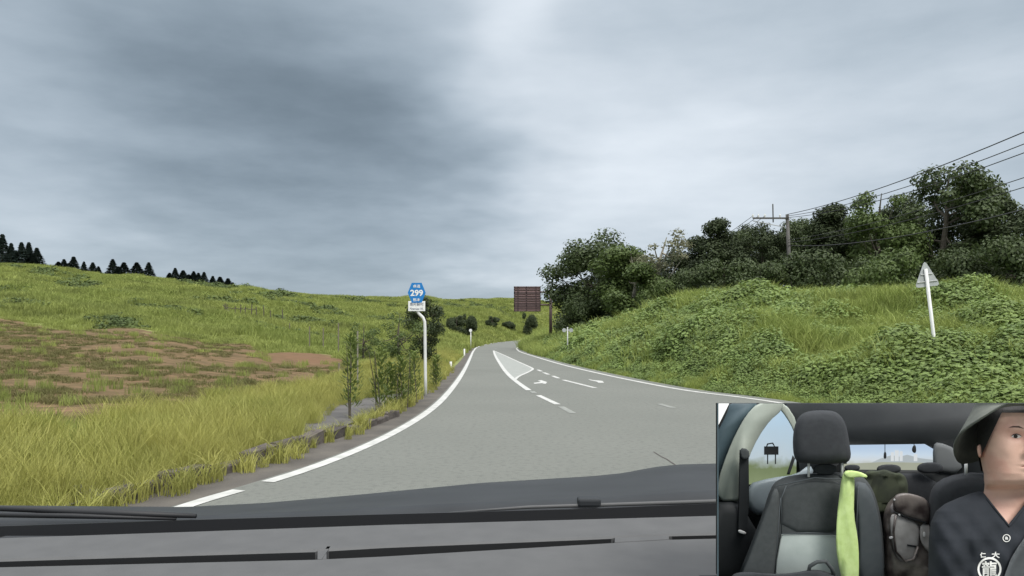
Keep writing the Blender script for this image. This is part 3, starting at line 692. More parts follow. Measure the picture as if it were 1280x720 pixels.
# conifers on the skyline
def conifer_mesh(seed):
    r_ = np.random.default_rng(seed); V = []; Fc = []; T = []
    for i in range(1500):
        t = r_.random()**.75; z = 10*(.04+.96*(1-t)) if False else 10*(.03+.97*r_.random()); rr = 1.95*(1-z/10)**1.0*r_.uniform(.5, 1.05)+.05
        a = r_.uniform(0, 6.283); p = Vector((rr*math.cos(a), rr*math.sin(a), z)); dv = Vector((math.cos(a), math.sin(a), -.5)).normalized(); s = r_.uniform(.4, .8)
        tt = dv; b = Vector((-math.sin(a), math.cos(a), r_.normal(0, .3)))
        k = len(V); V += [p-tt*s*.5, p+b*s*.35, p+tt*s*.6, p-b*s*.35]; Fc.append([k, k+1, k+2, k+3]); T.append(r_.random())
    me = bpy.data.meshes.new('crown'); me.from_pydata([tuple(v) for v in V], [], Fc); me.materials.append(LF['conifer'])
    tb = bmesh.new(); add_tube(tb, [(0, 0, -1), (0, 0, 5), (0, 0, 9.6)], [.25, .15, .03], 6); tm = bpy.data.meshes.new('trunk'); tb.to_mesh(tm); tb.free(); tm.materials.append(M['bark'])
    return tm, me
CM = [conifer_mesh(200+i) for i in range(3)]
CONS = [[(3, 293, 15), (14, 304, 11), (20, 313, 9), (27, 303, 12), (36, 303, 12), (46, 310, 13), (8, 318, 12), (40, 318, 12)],
        [(73, 327, 9), (80, 324, 9), (92, 321, 12), (105, 327, 8), (116, 328, 10), (123, 333, 8), (86, 329, 9)],
        [(141, 324, 12), (155, 328, 13), (171, 328, 13), (186, 328, 11), (148, 333, 9)],
        [(212, 341, 9), (219, 335, 9), (229, 338, 11), (242, 339, 9), (248, 341, 9), (255, 340, 9), (236, 343, 9)],
        [(266, 345, 9), (275, 346, 12), (285, 348, 11), (291, 353, 7)]]
CL = ['tall clump at the far left edge', 'second clump from the left', 'third clump from the left', 'fourth clump of small conifers', 'last low clump on the slope down']
for gi_, grp in enumerate(CONS):
    srt = sorted(range(len(grp)), key=lambda i: grp[i][0])
    for rank, i in enumerate(srt):
        px, top, w = grp[i]; Y = 158+random.uniform(-3, 3)+(8 if px > 200 else 0)
        loc = at_ground(px, Y); ztop = CAM_H+(HOR-top)/F*Y; s = max(ztop-loc.z, 1.2)/10; sxy = (w/F*Y)/(3.7*s)*1.75
        ordn = ['first', 'second', 'third', 'fourth', 'fifth', 'sixth', 'seventh', 'eighth'][rank]
        t = tree('conifer', CM[i % 3], loc, s, random.uniform(0, 6), 'dark skyline conifer, %s from left in the %s' % (ordn, CL[gi_]), 'tree', 'conifers along the left skyline', sxy)
# thin saplings by the kerb
def sapling(px, Y, top, lab, seed, m=G3):
    r_ = np.random.default_rng(seed); loc = at_ground(px, Y); loc.z = max(loc.z, 0); H = CAM_H+(HOR-top)/F*Y-loc.z
    o = root('sapling', loc, lab, 'sapling', 'thin saplings beside the concrete path')
    for j in range(3):
        bm = bmesh.new(); bx, by = r_.normal(0, .05, 2)
        tx, ty = bx+r_.normal(0, .06), by+r_.normal(0, .06); hh = H*r_.uniform(.8, 1)
        add_tube(bm, [loc+Vector((bx, by, -.05)), loc+Vector(((bx+tx)/2, (by+ty)/2, hh*.5)), loc+Vector((tx, ty, hh))], [.011, .009, .004], 5)
        from_bm('stem', bm, M['bark'], o)
    V = []; Fc = []; T = []
    for i in range(520):
        t = r_.random()**.9; z = H*(.14+.86*t); rr = .17*(1-.5*t)*r_.uniform(.1, 1.3); a = r_.uniform(0, 6.283)
        p = Vector((rr*math.cos(a), rr*math.sin(a), z)); dv = Vector((math.cos(a), math.sin(a), r_.uniform(.2, 1.4))).normalized(); b = dv.cross(Vector((0, 0, 1))).normalized(); s = .11*r_.uniform(.5, 1.2)
        k = len(V); V += [p, p+dv*s*.5+b*s*.16, p+dv*s, p+dv*s*.5-b*s*.16]; Fc.append([k, k+1, k+2, k+3]); T.append(r_.random())
    me = bpy.data.meshes.new('crown'); me.from_pydata([tuple(v) for v in V], [], Fc); at = me.attributes.new('tint', 'FLOAT', 'FACE'); at.data.foreach_set('value', np.array(T, np.float32)); me.materials.append(m)
    c = bpy.data.objects.new('leaves', me); COL.objects.link(c); c.parent = o
SAPM = mat('sapling leaves', (.10, .15, .035), .6, (.17, .22, .06), .8, tint=(.15, .19, .05), trans=.3, spec=.25)
for i, (px, Y, top, lab) in enumerate([(440, 12.2, 420, 'tallest thin sapling, nearest to the tall verge grass'), (476, 13.2, 436, 'leafy thin sapling second from the verge grass'),
                                    (503, 14.2, 446, 'thin sapling in the middle of the row by the kerb end'), (517, 15.2, 440, 'thin sapling just left of the white sign post'), (545, 19, 446, 'thin sapling behind the white sign post'), (489, 14.0, 455, 'short thin sapling between two taller ones by the path')]):
    sapling(px, Y, top, lab, 300+i, SAPM)

# ------------------------------------------------------------------ text
def text_verts(s, size=1.0, bold=0.0):
    cu = bpy.data.curves.new('t', 'FONT'); cu.body = s; cu.size = size; cu.align_x = 'CENTER'; cu.align_y = 'CENTER'; cu.offset = bold; cu.resolution_u = 3
    o = bpy.data.objects.new('t', cu); COL.objects.link(o); dg = bpy.context.evaluated_depsgraph_get(); ev = o.evaluated_get(dg)
    me = bpy.data.meshes.new_from_object(ev)
    V = np.array([v.co[:] for v in me.vertices]) if len(me.vertices) else np.zeros((0, 3)); Fc = [list(p.vertices) for p in me.polygons]
    bpy.data.objects.remove(o); bpy.data.curves.remove(cu); bpy.data.meshes.remove(me)
    return V, Fc
def text_on(s, c, width, height, m, parent, name='lettering', ux=Vector((1, 0, 0)), uz=Vector((0, 0, 1)), bold=0.0):
    V, Fc = text_verts(s, bold=bold)
    if not len(V): return None
    mn, mx = V.min(0), V.max(0); V = (V-(mn+mx)/2)/np.maximum(mx-mn, 1e-6)
    W_ = [Vector(c)+ux*float(v[0]*width)+uz*float(v[1]*height) for v in V]
    return mk(name, W_, Fc, m, parent)
# route number sign
YS = 17.0; b = P(532, 492, YS); k_ = YS/F
rs_ = root('route_sign', (b.x, YS, gz1(b.x, YS)), 'blue hexagonal route 299 sign on a bent white post', 'road sign')
bm = bmesh.new(); pth = [P(532, 500, YS), P(531.6, 470, YS), P(531, 410, YS), P(530.6, 402, YS), P(528.5, 397, YS), P(523, 391.5, YS), P(521.2, 387, YS), P(521, 360, YS)]
pth = [p+Vector((0, .03, 0)) for p in pth]
add_tube(bm, pth, .036, 12); from_bm('post', bm, M['whitepole'], rs_, True)
def hexagon(rad, y, sq=1.0): return [P(521, 366, YS)+Vector((rad*math.cos(R(a))*sq, y, rad*math.sin(R(a)))) for a in (0, 60, 120, 180, 240, 300)]
def hex_pts(w, h, y): c = P(521, 366, YS); return [c+Vector((x*w, y, z*h)) for x, z in ((1, 0), (.55, 1), (-.55, 1), (-1, 0), (-.55, -1), (.55, -1))]
bm = bmesh.new(); add_slab(bm, hex_pts(.212, .235, -.02), Vector((0, .012, 0))); pn = from_bm('hexagon_panel', bm, M['blue'], rs_)
c0 = P(521, 366, YS)+Vector((0, -.024, 0))
text_on('299', c0+Vector((0, 0, -.005)), .30, .15, M['white'], pn, 'route_number', bold=.03)
text_on('県道', c0+Vector((0, 0, .155)), .17, .075, M['white'], pn, bold=.01)
text_on('熊本', c0+Vector((0, 0, -.165)), .17, .075, M['white'], pn, bold=.01)
bm = bmesh.new(); c1 = P(521, 382.7, YS); add_box(bm, c1+Vector((0, -.012, 0)), (.40, .012, .235), bevel=.004); pl2 = from_bm('name_plate', bm, M['white'], rs_)
text_on('南阿蘇村', c1+Vector((0, -.0215, .045)), .32, .085, M['navy'], pl2)
text_on('Minamiaso Vill.', c1+Vector((0, -.0215, -.06)), .32, .055, M['navy'], pl2)
for zz_ in (368, 381):
    bm = bmesh.new(); add_box(bm, P(521, zz_, YS)+Vector((0, .0, 0)), (.11, .02, .03)); from_bm('clamp', bm, M['metal'], rs_)
# leaning triangular sign, seen from behind
YT = 15.4
tb_, tt_ = P(1176, 494, YT), P(1157, 336, YT)
ts = root('triangular_sign', (tb_.x, tb_.y, tb_.z), 'grey back of a triangular road sign on a leaning white post', 'road sign')
bm = bmesh.new(); add_tube(bm, [tb_-Vector((-.02, 0, .2)), tb_.lerp(tt_, .2), tt_], [.03, .034, .036], 12); from_bm('post', bm, M['whitepole'], ts, True)
up = (tt_-tb_).normalized(); rt = (Vector((.97, .22, 0))-up*Vector((.97, .22, 0)).dot(up)).normalized(); nn = rt.cross(up)
tc_ = P(1159.5, 346, YT)+Vector((0, .05, 0))
def tri(s, o_): return [tc_+up*(s*.62)+nn*o_, tc_-up*(s*.36)-rt*(s*.56)+nn*o_, tc_-up*(s*.36)+rt*(s*.56)+nn*o_]
def round_tri(s):
    pts = tri(s, 0); out = []
    for i in range(3):
        a, b_, c_ = pts[i-1], pts[i], pts[(i+1) % 3]
        p1 = b_.lerp(a, .12); p2 = b_.lerp(c_, .12)
        out += [p1, p1.lerp(p2, .5).lerp(b_, .4), p2]
    return out
bm = bmesh.new(); add_slab(bm, round_tri(.58), nn*.012); tp = from_bm('triangle_panel', bm, M['signback'], ts)
for o_ in (-.10, .06):
    bm = bmesh.new(); c_ = tc_+up*o_+Vector((0, -.022, 0)); hw = .26 if o_ < 0 else .15
    add_tube(bm, [c_-rt*hw, c_+rt*hw], .013, 6); from_bm('bracket', bm, M['metal'], ts)
# brown guide sign seen from behind
YG = 72.0; g0 = P(688.5, 433, YG)
gs = root('guide_sign', (g0.x, g0.y, gz1(g0.x, YG)), 'brown ribbed back of a large guide sign hung from a side pole', 'road sign')
bm = bmesh.new(); add_tube(bm, [Vector((g0.x, YG+.2, gs.location.z-.3)), Vector((g0.x, YG+.2, P(0, 358, YG).z))], [.17, .14], 12); from_bm('pole', bm, M['brown2'], gs, True)
pa, pb_ = P(642.5, 358, YG), P(675.5, 389.5, YG)
bm = bmesh.new(); add_box(bm, ((pa.x+pb_.x)/2, YG, (pa.z+pb_.z)/2), (pb_.x-pa.x, .05, pa.z-pb_.z), bevel=.01); gp = from_bm('panel', bm, M['brown'], gs)
for py, th in ((359, .14), (362.2, .1), (366.2, .24), (370, .1), (373, .14), (376, .12), (379, .12), (382, .26), (385.5, .1), (388.6, .12)):
    bm = bmesh.new(); z_ = P(0, py, YG).z; add_box(bm, ((pa.x+pb_.x)/2, YG-.06, z_), (pb_.x-pa.x+.04, .07, th), bevel=.01); from_bm('rail', bm, M['brown2'], gs)
for px in (643, 647.5, 658, 670, 675.2):
    bm = bmesh.new(); x_ = P(px, 0, YG).x; add_box(bm, (x_, YG-.07, (pa.z+pb_.z)/2), (.10, .05, pa.z-pb_.z), bevel=.01); from_bm('upright', bm, M['brown2'], gs)
for py in (365, 381):
    bm = bmesh.new(); z_ = P(0, py, YG).z; add_tube(bm, [Vector((pa.x+.2, YG+.1, z_)), Vector((g0.x, YG+.2, z_))], .085, 8); from_bm('arm', bm, M['brown2'], gs, True)
# twin disc marker on the right bank
YM = 42; m0 = at_ground(709.5, YM); mk_ = root('marker_post', m0, 'thin grey post with two pale reflector discs below the large tree', 'marker post')
bm = bmesh.new(); zt = P(0, 411, YM).z; add_tube(bm, [m0-Vector((0, 0, .2)), Vector((m0.x, YM, zt+.1))], .035, 8); from_bm('post', bm, M['metal'], mk_, True)
for sx in (-1, 1):
    bm = bmesh.new(); c_ = Vector((m0.x+sx*.20, YM-.03, zt-.08)); add_tube(bm, [c_, c_+Vector((0, .03, 0))], .12, 14); from_bm('reflector', bm, M['signback'], mk_)
bm = bmesh.new(); add_tube(bm, [Vector((m0.x-.25, YM, zt-.08)), Vector((m0.x+.25, YM, zt-.08))], .02, 6); from_bm('crossbar', bm, M['metal'], mk_)
# white delineators on the left edge
for i, (px, Y, top, bot, lab) in enumerate([(588.5, 74, 413, 431, 'tall white delineator post with a round head at the far bend'), (580.5, 50, 436, 445, 'low white delineator post half hidden in grass'), (563.5, 32, 452, 462, 'nearest short white marker post left of the edge line')]):
    p0 = P(px, bot, Y); o = root('delineator', (p0.x, Y, p0.z), lab, 'road marker', 'white posts along the left road edge')
    bm = bmesh.new(); zt = P(0, top, Y).z; add_tube(bm, [Vector((p0.x, Y, p0.z-.5)), Vector((p0.x, Y, zt))], .05 if i == 0 else .055, 8); from_bm('post', bm, M['whitepole'], o, True)
    if i == 0:
        bm = bmesh.new(); c_ = Vector((p0.x-.02, Y-.08, zt)); add_tube(bm, [c_, c_+Vector((0, .05, 0))], .16, 16); from_bm('reflector', bm, M['white'], o)
# stakes and old fence on the hillside
STK = mat('grey wooden stake', (.15, .13, .10), .9, (.22, .19, .15), 6)
fr = root('wooden_fence', at_ground(310, 75), 'broken low wooden fence on the hillside below the skyline', 'fence')
fp = [(281, 386, 397), (284, 387, 397), (294, 388, 396), (300, 385, 396), (306, 388, 396), (314, 385, 397), (321, 387, 396), (330, 386, 397), (338, 389, 396), (354, 386, 398)]
prev = None
for px, tp_, bt in fp:
    g = at_ground(px, 75); h = (bt-tp_)/F*75+.5
    bm = bmesh.new(); add_tube(bm, [g-Vector((0, 0, .2)), g+Vector((random.uniform(-.1, .1), 0, h+.25))], .05, 6); from_bm('fence_post', bm, M['bark'], fr)
    if prev and px < 325:
        bm = bmesh.new(); add_tube(bm, [prev+Vector((0, 0, 1.25)), g+Vector((0, 0, 1.15))], .035, 6); from_bm('rail', bm, M['bark'], fr)
    prev = g
bm = bmesh.new(); g = at_ground(281, 75); add_tube(bm, [g+Vector((-.2, 0, 1.5)), g+Vector((.9, 0, .4))], .05, 6); from_bm('brace', bm, M['bark'], fr)
for i, (px, Y, top, lab, pale) in enumerate([(447, 17, 414, 'tall pale stake standing beside the tallest sapling', 1), (387, 46, 408, 'dark short stake at the top of the red soil, left one', 0), (404, 46, 410, 'dark stake above the red soil, right of a similar stake', 0), (423, 42, 404, 'grey stake right of the dark stakes above the red soil', 0), (424, 24, 454, 'short grey stake in front of the red soil', 0), (362, 60, 404, 'small grey stake on the slope left of the dark stakes', 0)]):
    g = at_ground(px, Y); bm = bmesh.new(); add_tube(bm, [g-Vector((0, 0, .2)), Vector((g.x, g.y, P(0, top, Y).z))], .018 if pale else .035, 6)
    o = from_bm('wooden_stake', bm, M['palebark'] if pale else STK); tag(o, lab, 'stake', 'stakes on the left slope')

# ------------------------------------------------------------------ utility poles and wires
def utility_pole(base, top, lab):
    o = root('utility_pole', base, lab, 'utility pole')
    bm = bmesh.new(); add_tube(bm, [base-Vector((0, 0, .5)), top], [.19, .12], 12); from_bm('pole', bm, M['conc'], o, True)
    return o
YP = 55.0; top = P(984, 268, YP); base = at_ground(989, YP)
up_ = utility_pole(base, top, 'leaning grey utility pole with crossarm above the bank trees')
bm = bmesh.new(); add_box(bm, (P(963, 0, YP).x, YP-.1, P(0, 273, YP).z), ((985-940)/F*YP, .10, .12)); from_bm('crossarm', bm, M['conc'], up_)
bm = bmesh.new(); add_tube(bm, [P(966.5, 278, YP), P(966, 255, YP)], .05, 6); from_bm('mast', bm, M['conc'], up_)
for px in (941, 948, 956, 975):
    bm = bmesh.new(); c_ = P(px, 272, YP); add_tube(bm, [c_, c_+Vector((0, 0, .16)), c_+Vector((0, 0, .28))], [.05, .07, .03], 8); from_bm('insulator', bm, M['whitepole'], up_)
bm = bmesh.new(); add_tube(bm, [P(941, 276, YP), P(981, 284, YP)], .03, 6); from_bm('brace', bm, M['metal'], up_)
p2 = Vector((18.6, 1.0, gz1(18.6, 1.0))); up2 = utility_pole(p2, p2+Vector((0, 0, 10.2)), 'second utility pole beside the camera, outside the photo')
def wire(a, mid, b, rad, lab):
    pts = []
    for i in range(25):
        t = i/24; w0 = (1-t)*(1-2*t); w1 = 4*t*(1-t); w2 = t*(2*t-1)
        pts.append(a*w0+mid*w1+b*w2)
    bm = bmesh.new(); add_tube(bm, pts, rad, 5); tag(from_bm('power_line', bm, M['wire'], None, True), lab, 'power line', 'wires strung from the utility pole')
ends = [(P(984, 268, YP), 165, .024, 'topmost of the overhead wires right of the utility pole'), (P(984, 270, YP), 180, .020, 'second overhead wire from the top'), (P(984, 272, YP), 191, .020, 'third overhead wire from the top'),
        (P(985, 300, YP), 222, .018, 'fourth overhead wire, crossing the tree tops'), (P(985, 303, YP), 234, .018, 'fifth overhead wire, crossing the tree tops'), (P(985, 307, YP), 262, .028, 'thick lowest overhead cable')]
for a_, py, rad, lab in ends:
    mid = P(1280, py, 28); b_ = Vector((18.6, 1.0, mid.z+(a_.z-mid.z)*.6+.6)); wire(a_, mid, b_, rad, lab)
for i, (px, py) in enumerate([(941, 270), (948, 270), (956, 270)]):
    a_ = P(px, py, YP); b_ = P(800+i*8, 350, 130); wire(a_, a_.lerp(b_, .5)-Vector((0, 0, .8)), b_, .02, ['left', 'middle', 'right'][i]+' wire running down behind the trees from the crossarm')

# ------------------------------------------------------------------ the car this is seen from: bonnet, wiper, dashboard
M['dash'] = mat('grey dashboard plastic', (.086, .088, .089), .65, (.099, .101, .102), 40, .25, 900, spec=.3)
M['dashdark'] = mat('black dashboard slot', (.008, .009, .01), .7)
M['bonnet'] = mat('dark bonnet paint', (.026, .029, .032), .6, (.036, .04, .044), 9, spec=.22)
M['rubber'] = mat('black rubber', (.012, .013, .015), .6)
car = root('car', (0, .9, CAM_H-.6), 'grey dashboard and dark bonnet of the car the photo is taken from', 'car')
DZ = .193
def D(px, py, dz=0.0, h=DZ):                   # on the dashboard plane
    Y = h*F/(py-HOR); p = P(px, py, Y); p.z -= dz; return p
def lut(x, xs, ys): return float(np.interp(x, xs, ys))
far_ = lambda x: lut(x, [-100, 0, 240, 480, 900, 1400], [673, 670, 662, 653.5, 642, 630])
s0 = lambda x: lut(x, [-100, 0, 395, 480, 768, 838, 900, 1400], [703, 700, 688, 683, 671.5, 668.5, 667, 655])
s1 = lambda x: lut(x, [-100, 0, 395, 480, 768, 838, 900, 1400], [711, 708, 698.5, 694.5, 677.5, 673.5, 672, 660])
cols = []
for x in list(range(-100, 1401, 20))+[394, 397, 408, 411, 764, 768.5, 836, 840]: cols.append(x)
cols = sorted(set(cols))
def open_at(x): return not (395.5 < x < 409.5 or 766 < x < 838)
bm = bmesh.new(); rows = []
for x in cols:
    dp = .022 if open_at(x) else 0.0004
    a, b_, f_ = s0(x), s1(x), far_(x)
    prof = [D(x, 900), D(x, 760), D(x, b_+1.2, 0), D(x, b_, .0015), D(x, b_-.2, dp), D(x, a+.2, dp), D(x, a, .0015), D(x, a-1.2, 0), D(x, f_+3.5, 0), D(x, f_+1.2, .0012), D(x, f_, .005), D(x, f_, .06)]
    rows.append([bm.verts.new(p) for p in prof])
for r0, r1, x0, x1 in zip(rows[:-1], rows[1:], cols[:-1], cols[1:]):
    for j in range(len(r0)-1):
        f = bm.faces.new((r0[j], r1[j], r1[j+1], r0[j+1]))
        if 3 <= j <= 5 and open_at(x0) and open_at(x1): f.material_index = 1
dsh = from_bm('dashboard', bm, M['dash'], car); dsh.data.materials.append(M['dashdark'])
bm = bmesh.new(); add_slab(bm, [D(398, 699, 0), D(402, 699, 0), D(413, 683, 0), D(409, 683, 0)], Vector((0, 0, -.012))); from_bm('vent_fin', bm, M['dash'], car)
# windscreen seal and trough
bu = lambda x: lut(x, [-100, 0, 240, 480, 740, 900, 1400], [660, 658, 650, 643, 636, 629, 618])
bm = bmesh.new(); rows = []
for x in range(-140, 1441, 40):
    f_ = far_(x); pf = D(x, f_, .03); pb = P(x, bu(x), .93)
    rows.append([bm.verts.new(p) for p in (pf, Vector((pf.x, .84, pf.z-.012)), Vector((pb.x, .93, pb.z-.03)), pb, pb+Vector((0, .02, -.004)))])
for r0, r1 in zip(rows[:-1], rows[1:]):
    for j in range(4): bm.faces.new((r0[j], r1[j], r1[j+1], r0[j+1]))
from_bm('windscreen_seal', bm, M['rubber'], car)
ht = lambda x: lut(x, [-100, 0, 230, 330, 400, 460, 600, 740, 780, 815, 845, 900, 1400], [631, 632, 634, 629, 623, 617.5, 604, 595.5, 591.5, 584.5, 581, 579.5, 577])
bm = bmesh.new(); rows = []
for x in range(-140, 1441, 15):
    t_, u_ = ht(x), bu(x); pts = []
    for k, (q, Y) in enumerate([(0, .952), (.16, .96), (.3, .975), (.34, 1.0), (.42, 1.06), (.6, 1.14), (.8, 1.24), (.94, 1.34), (1.0, 1.45)]):
        pts.append(P(x, u_+(t_-u_)*q-.3, Y))
    pts.append(pts[-1]+Vector((0, .15, -.09))); pts.append(pts[-1]+Vector((0, .3, -.3)))
    rows.append([bm.verts.new(p) for p in pts])
for r0, r1 in zip(rows[:-1], rows[1:]):
    for j in range(len(r0)-1): bm.faces.new((r0[j], r1[j], r1[j+1], r0[j+1]))
from_bm('bonnet', bm, M['bonnet'], car, True)
bm = bmesh.new(); add_box(bm, P(736, 627, .945), (.030, .02, .011), bevel=.003); from_bm('washer_nozzle', bm, M['bonnet'], car)
bm = bmesh.new(); add_tube(bm, [P(560, 641, .94), P(660, 634, .94), P(900, 626.5, .94), P(1300, 614, .94)], [.001, .0022, .0028, .0028], 6); from_bm('cowl_reflection', bm, M['dash'], car, True)  # light line reflected along the cowl, built as a thin pale strip
# wiper
wp = None
bm = bmesh.new(); add_tube(bm, [P(-60, 634, .955), P(40, 637, .95), P(130, 641, .945), P(245, 645, .94)], [.003, .004, .005, .003], 8); wp = from_bm('wiper', bm, M['rubber'], car, True)
bm = bmesh.new(); add_tube(bm, [P(-60, 643, .94), P(90, 645, .94), P(220, 648.5, .94)], [.003, .0035, .002], 6); from_bm('wiper_blade', bm, M['rubber'], wp, True)

# ------------------------------------------------------------------ added box on the dashboard, made up to hold the overlaid cabin inset
def Bx(x, y, d): return P(890+x*.3056, 500+y*.3056, d)
def clip(bm):
    c0 = Vector((0, 0, CAM_H))
    for nrm, pt in ((Vector((0, (HOR-504.3)/F, -1)), c0),):       # upper edge of the inset
        n = Vector((0, -(504.3-HOR)/F, -1)); g = list(bm.verts)+list(bm.edges)+list(bm.faces)
        bmesh.ops.bisect_plane(bm, geom=g, plane_co=c0, plane_no=n, clear_inner=True)
    g = list(bm.verts)+list(bm.edges)+list(bm.faces); n = Vector((1, -(896.6-640)/F, 0))
    bmesh.ops.bisect_plane(bm, geom=g, plane_co=c0, plane_no=n, clear_inner=True)
    g = list(bm.verts)+list(bm.edges)+list(bm.faces)
    bmesh.ops.bisect_plane(bm, geom=g, plane_co=Vector((0, 0, CAM_H-.1885)), plane_no=Vector((0, 0, 1)), clear_inner=True)
def chaikin(pts, n=2):
    for _ in range(n):
        q = []
        for i in range(len(pts)):
            a = np.array(pts[i], float); b = np.array(pts[(i+1) % len(pts)], float); q += [a*.75+b*.25, a*.25+b*.75]
        pts = q
    return [np.array(p, float) for p in pts]
PUFF = [(1.0, 1.0), (1.0, .55), (.975, .30), (.93, .14), (.84, .04), (.6, 0.0)]
def puff(name, outline, d, T, m, parent=None, soft=2, prof=PUFF, ctr=None, tilt=None):
    """a cushion-like solid with the given outline, its front at distance d and T deep"""
    pts = chaikin(outline, soft); c = np.mean(pts, 0) if ctr is None else np.array(ctr, float)
    bm = bmesh.new(); rings = []
    for s, t in prof:
        ring = []
        for p in pts:
            q = c+(p-c)*s; w = Bx(q[0], q[1], d+T*t+(tilt(q[0], q[1]) if tilt else 0)); ring.append(bm.verts.new(w))
        rings.append(ring)
    n = len(pts)
    for r0, r1 in zip(rings[:-1], rings[1:]):
        for k in range(n): bm.faces.new((r0[k], r0[(k+1) % n], r1[(k+1) % n], r1[k]))
    bm.faces.new(rings[0][::-1]); bm.faces.new(rings[-1])
    bmesh.ops.recalc_face_normals(bm, faces=bm.faces)
    return from_bm(name, bm, m, parent, True, clipit=True)
S = {}
S['cloth'] = mat('charcoal seat cloth', (.045, .052, .054), .9, (.058, .066, .068), 300, .3, 2500)
S['cloth2'] = mat('black seat cloth', (.028, .031, .036), .9, (.036, .04, .045), 300, .3, 2500)
S['bol'] = mat('slate seat bolster', (.065, .078, .086), .85, (.078, .09, .098), 200)
S['sage'] = mat('pale sage seat cloth', (.30, .345, .33), .9, (.34, .385, .37), 150)
S['pillar'] = mat('pale sage pillar trim', (.33, .37, .32), .7, (.42, .46, .40), 60)
S['roof'] = mat('dark headliner', (.12, .125, .13), .95, (.14, .145, .15), 60)
S['black'] = mat('black cabin plastic', (.012, .015, .017), .7)
S['door'] = mat('slate blue door trim', (.055, .09, .11), .5, (.08, .12, .14), 60)
S['sill'] = mat('pale blue window sill', (.26, .31, .34), .5)
S['towel'] = mat('lime towel', (.50, .66, .24), .95, (.60, .76, .33), 250, .4, 1500)
S['leather'] = mat('dark brown leather', (.05, .038, .036), .28, (.24, .21, .19), 75, spec=.7, contrast=1.6)  # paler mottling puts the leather's highlights into its colour
S['leather2'] = mat('worn grey leather', (.58, .57, .55), .38, (.30, .285, .27), 90, .2, 900, spec=.5)
S['olive'] = mat('olive jacket cloth', (.028, .034, .024), .95, (.06, .072, .042), 60, contrast=1.5)
S['steel'] = mat('bright seat post', (.75, .76, .75), .3)
S['skin'] = mat('skin', (.70, .455, .36), .5, (.76, .49, .39), 200, .3, 1800, spec=.35, col3=(.66, .38, .30), scale3=70)
S['lip'] = mat('lips', (.42, .18, .15), .5)
S['hair'] = mat('black hair', (.010, .010, .011), .6, (.02, .02, .02), 600, .6, 3000)
S['hat'] = mat('olive grey hat cloth', (.11, .12, .105), .95, (.16, .17, .145), 120, .4, 2000)
S['shirt'] = mat('black t-shirt cloth', (.012, .016, .022), .9, (.02, .024, .032), 120, .5, 400)
S['print'] = mat('white shirt print', (.75, .75, .72), .8)
S['belt'] = mat('grey seat belt webbing', (.12, .135, .145), .8, (.15, .165, .175), 300)
def glow_view_mat(name, stops, zlo, zhi):           # added window backdrop with its own glow: sky above, land below
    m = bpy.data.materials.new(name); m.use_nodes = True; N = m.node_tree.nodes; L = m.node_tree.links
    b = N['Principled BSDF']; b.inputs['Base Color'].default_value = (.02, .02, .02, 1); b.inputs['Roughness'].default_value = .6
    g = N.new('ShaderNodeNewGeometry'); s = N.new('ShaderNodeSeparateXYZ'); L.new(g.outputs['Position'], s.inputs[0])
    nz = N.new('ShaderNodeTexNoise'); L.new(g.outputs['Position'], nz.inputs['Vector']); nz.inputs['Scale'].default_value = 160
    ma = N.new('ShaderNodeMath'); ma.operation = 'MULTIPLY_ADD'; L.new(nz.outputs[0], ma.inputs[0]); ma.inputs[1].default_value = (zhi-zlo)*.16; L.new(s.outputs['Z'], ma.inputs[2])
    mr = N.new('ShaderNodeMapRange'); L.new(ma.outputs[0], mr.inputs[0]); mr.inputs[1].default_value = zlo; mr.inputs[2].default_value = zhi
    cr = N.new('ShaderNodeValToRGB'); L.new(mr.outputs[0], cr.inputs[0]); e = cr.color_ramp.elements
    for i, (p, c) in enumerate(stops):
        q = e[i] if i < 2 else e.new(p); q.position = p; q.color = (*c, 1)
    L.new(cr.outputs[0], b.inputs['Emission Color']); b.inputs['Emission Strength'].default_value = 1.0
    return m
disp = root('inset_box', Bx(640, 690, .55), 'added box on the dashboard holding the overlaid cabin inset, glowing backdrop panes behind', 'inset box')
bm = bmesh.new(); add_slab(bm, [Bx(-60, 690, .5655), Bx(2600, 690, .5655), Bx(2600, 14, .5655), Bx(22, 14, .5655)][0:0] or [P(896.6, 719, .5655), P(1400, 719, .5655), P(1400, 504.3, .5655), P(896.6, 504.3, .5655)], Vector((0, .004, 0))); from_bm('back_panel', bm, S['black'], disp)
bm = bmesh.new(); a0 = P(896.6, 504.3, .5655); add_slab(bm, [P(896.6, 504.3, .5655), P(896.6, 504.3, .46), Vector((P(896.6, 0, .46).x, .46, CAM_H-.1885)), Vector((a0.x, .5655, CAM_H-.1885))], Vector((.0008, 0, 0))); from_bm('side_panel', bm, S['door'], disp)
bm = bmesh.new(); add_box(bm, (.292, .49, CAM_H-.1905), (.29, .15, .003)); from_bm('base_plate', bm, S['black'], disp)
def flat(name, outline, d, m, parent, T=.0015):
    bm = bmesh.new(); add_slab(bm, [Bx(x, y, d) for x, y in outline], Vector((0, T, 0))); bmesh.ops.recalc_face_normals(bm, faces=bm.faces); return from_bm(name, bm, m, parent, clipit=True)
zt_, zb_ = Bx(0, 30, .563).z, Bx(0, 345, .563).z
VM1 = glow_view_mat('glowing side window view', [(0, (.13, .16, .085)), (1, (.25, .34, .42)), (.30, (.085, .11, .05)), (.37, (.17, .20, .18)), (.44, (.26, .31, .34))], zb_, zt_)
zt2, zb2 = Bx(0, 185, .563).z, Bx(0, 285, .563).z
VM2 = glow_view_mat('glowing rear window view', [(0, (.20, .23, .16)), (1, (.26, .33, .42)), (.3, (.24, .25, .22)), (.5, (.33, .36, .38)), (.72, (.31, .37, .43))], zb2, zt2)
flat('side_window_glow', [(135, 345), (345, 345), (345, 25), (135, 25)], .5600, VM1, disp)
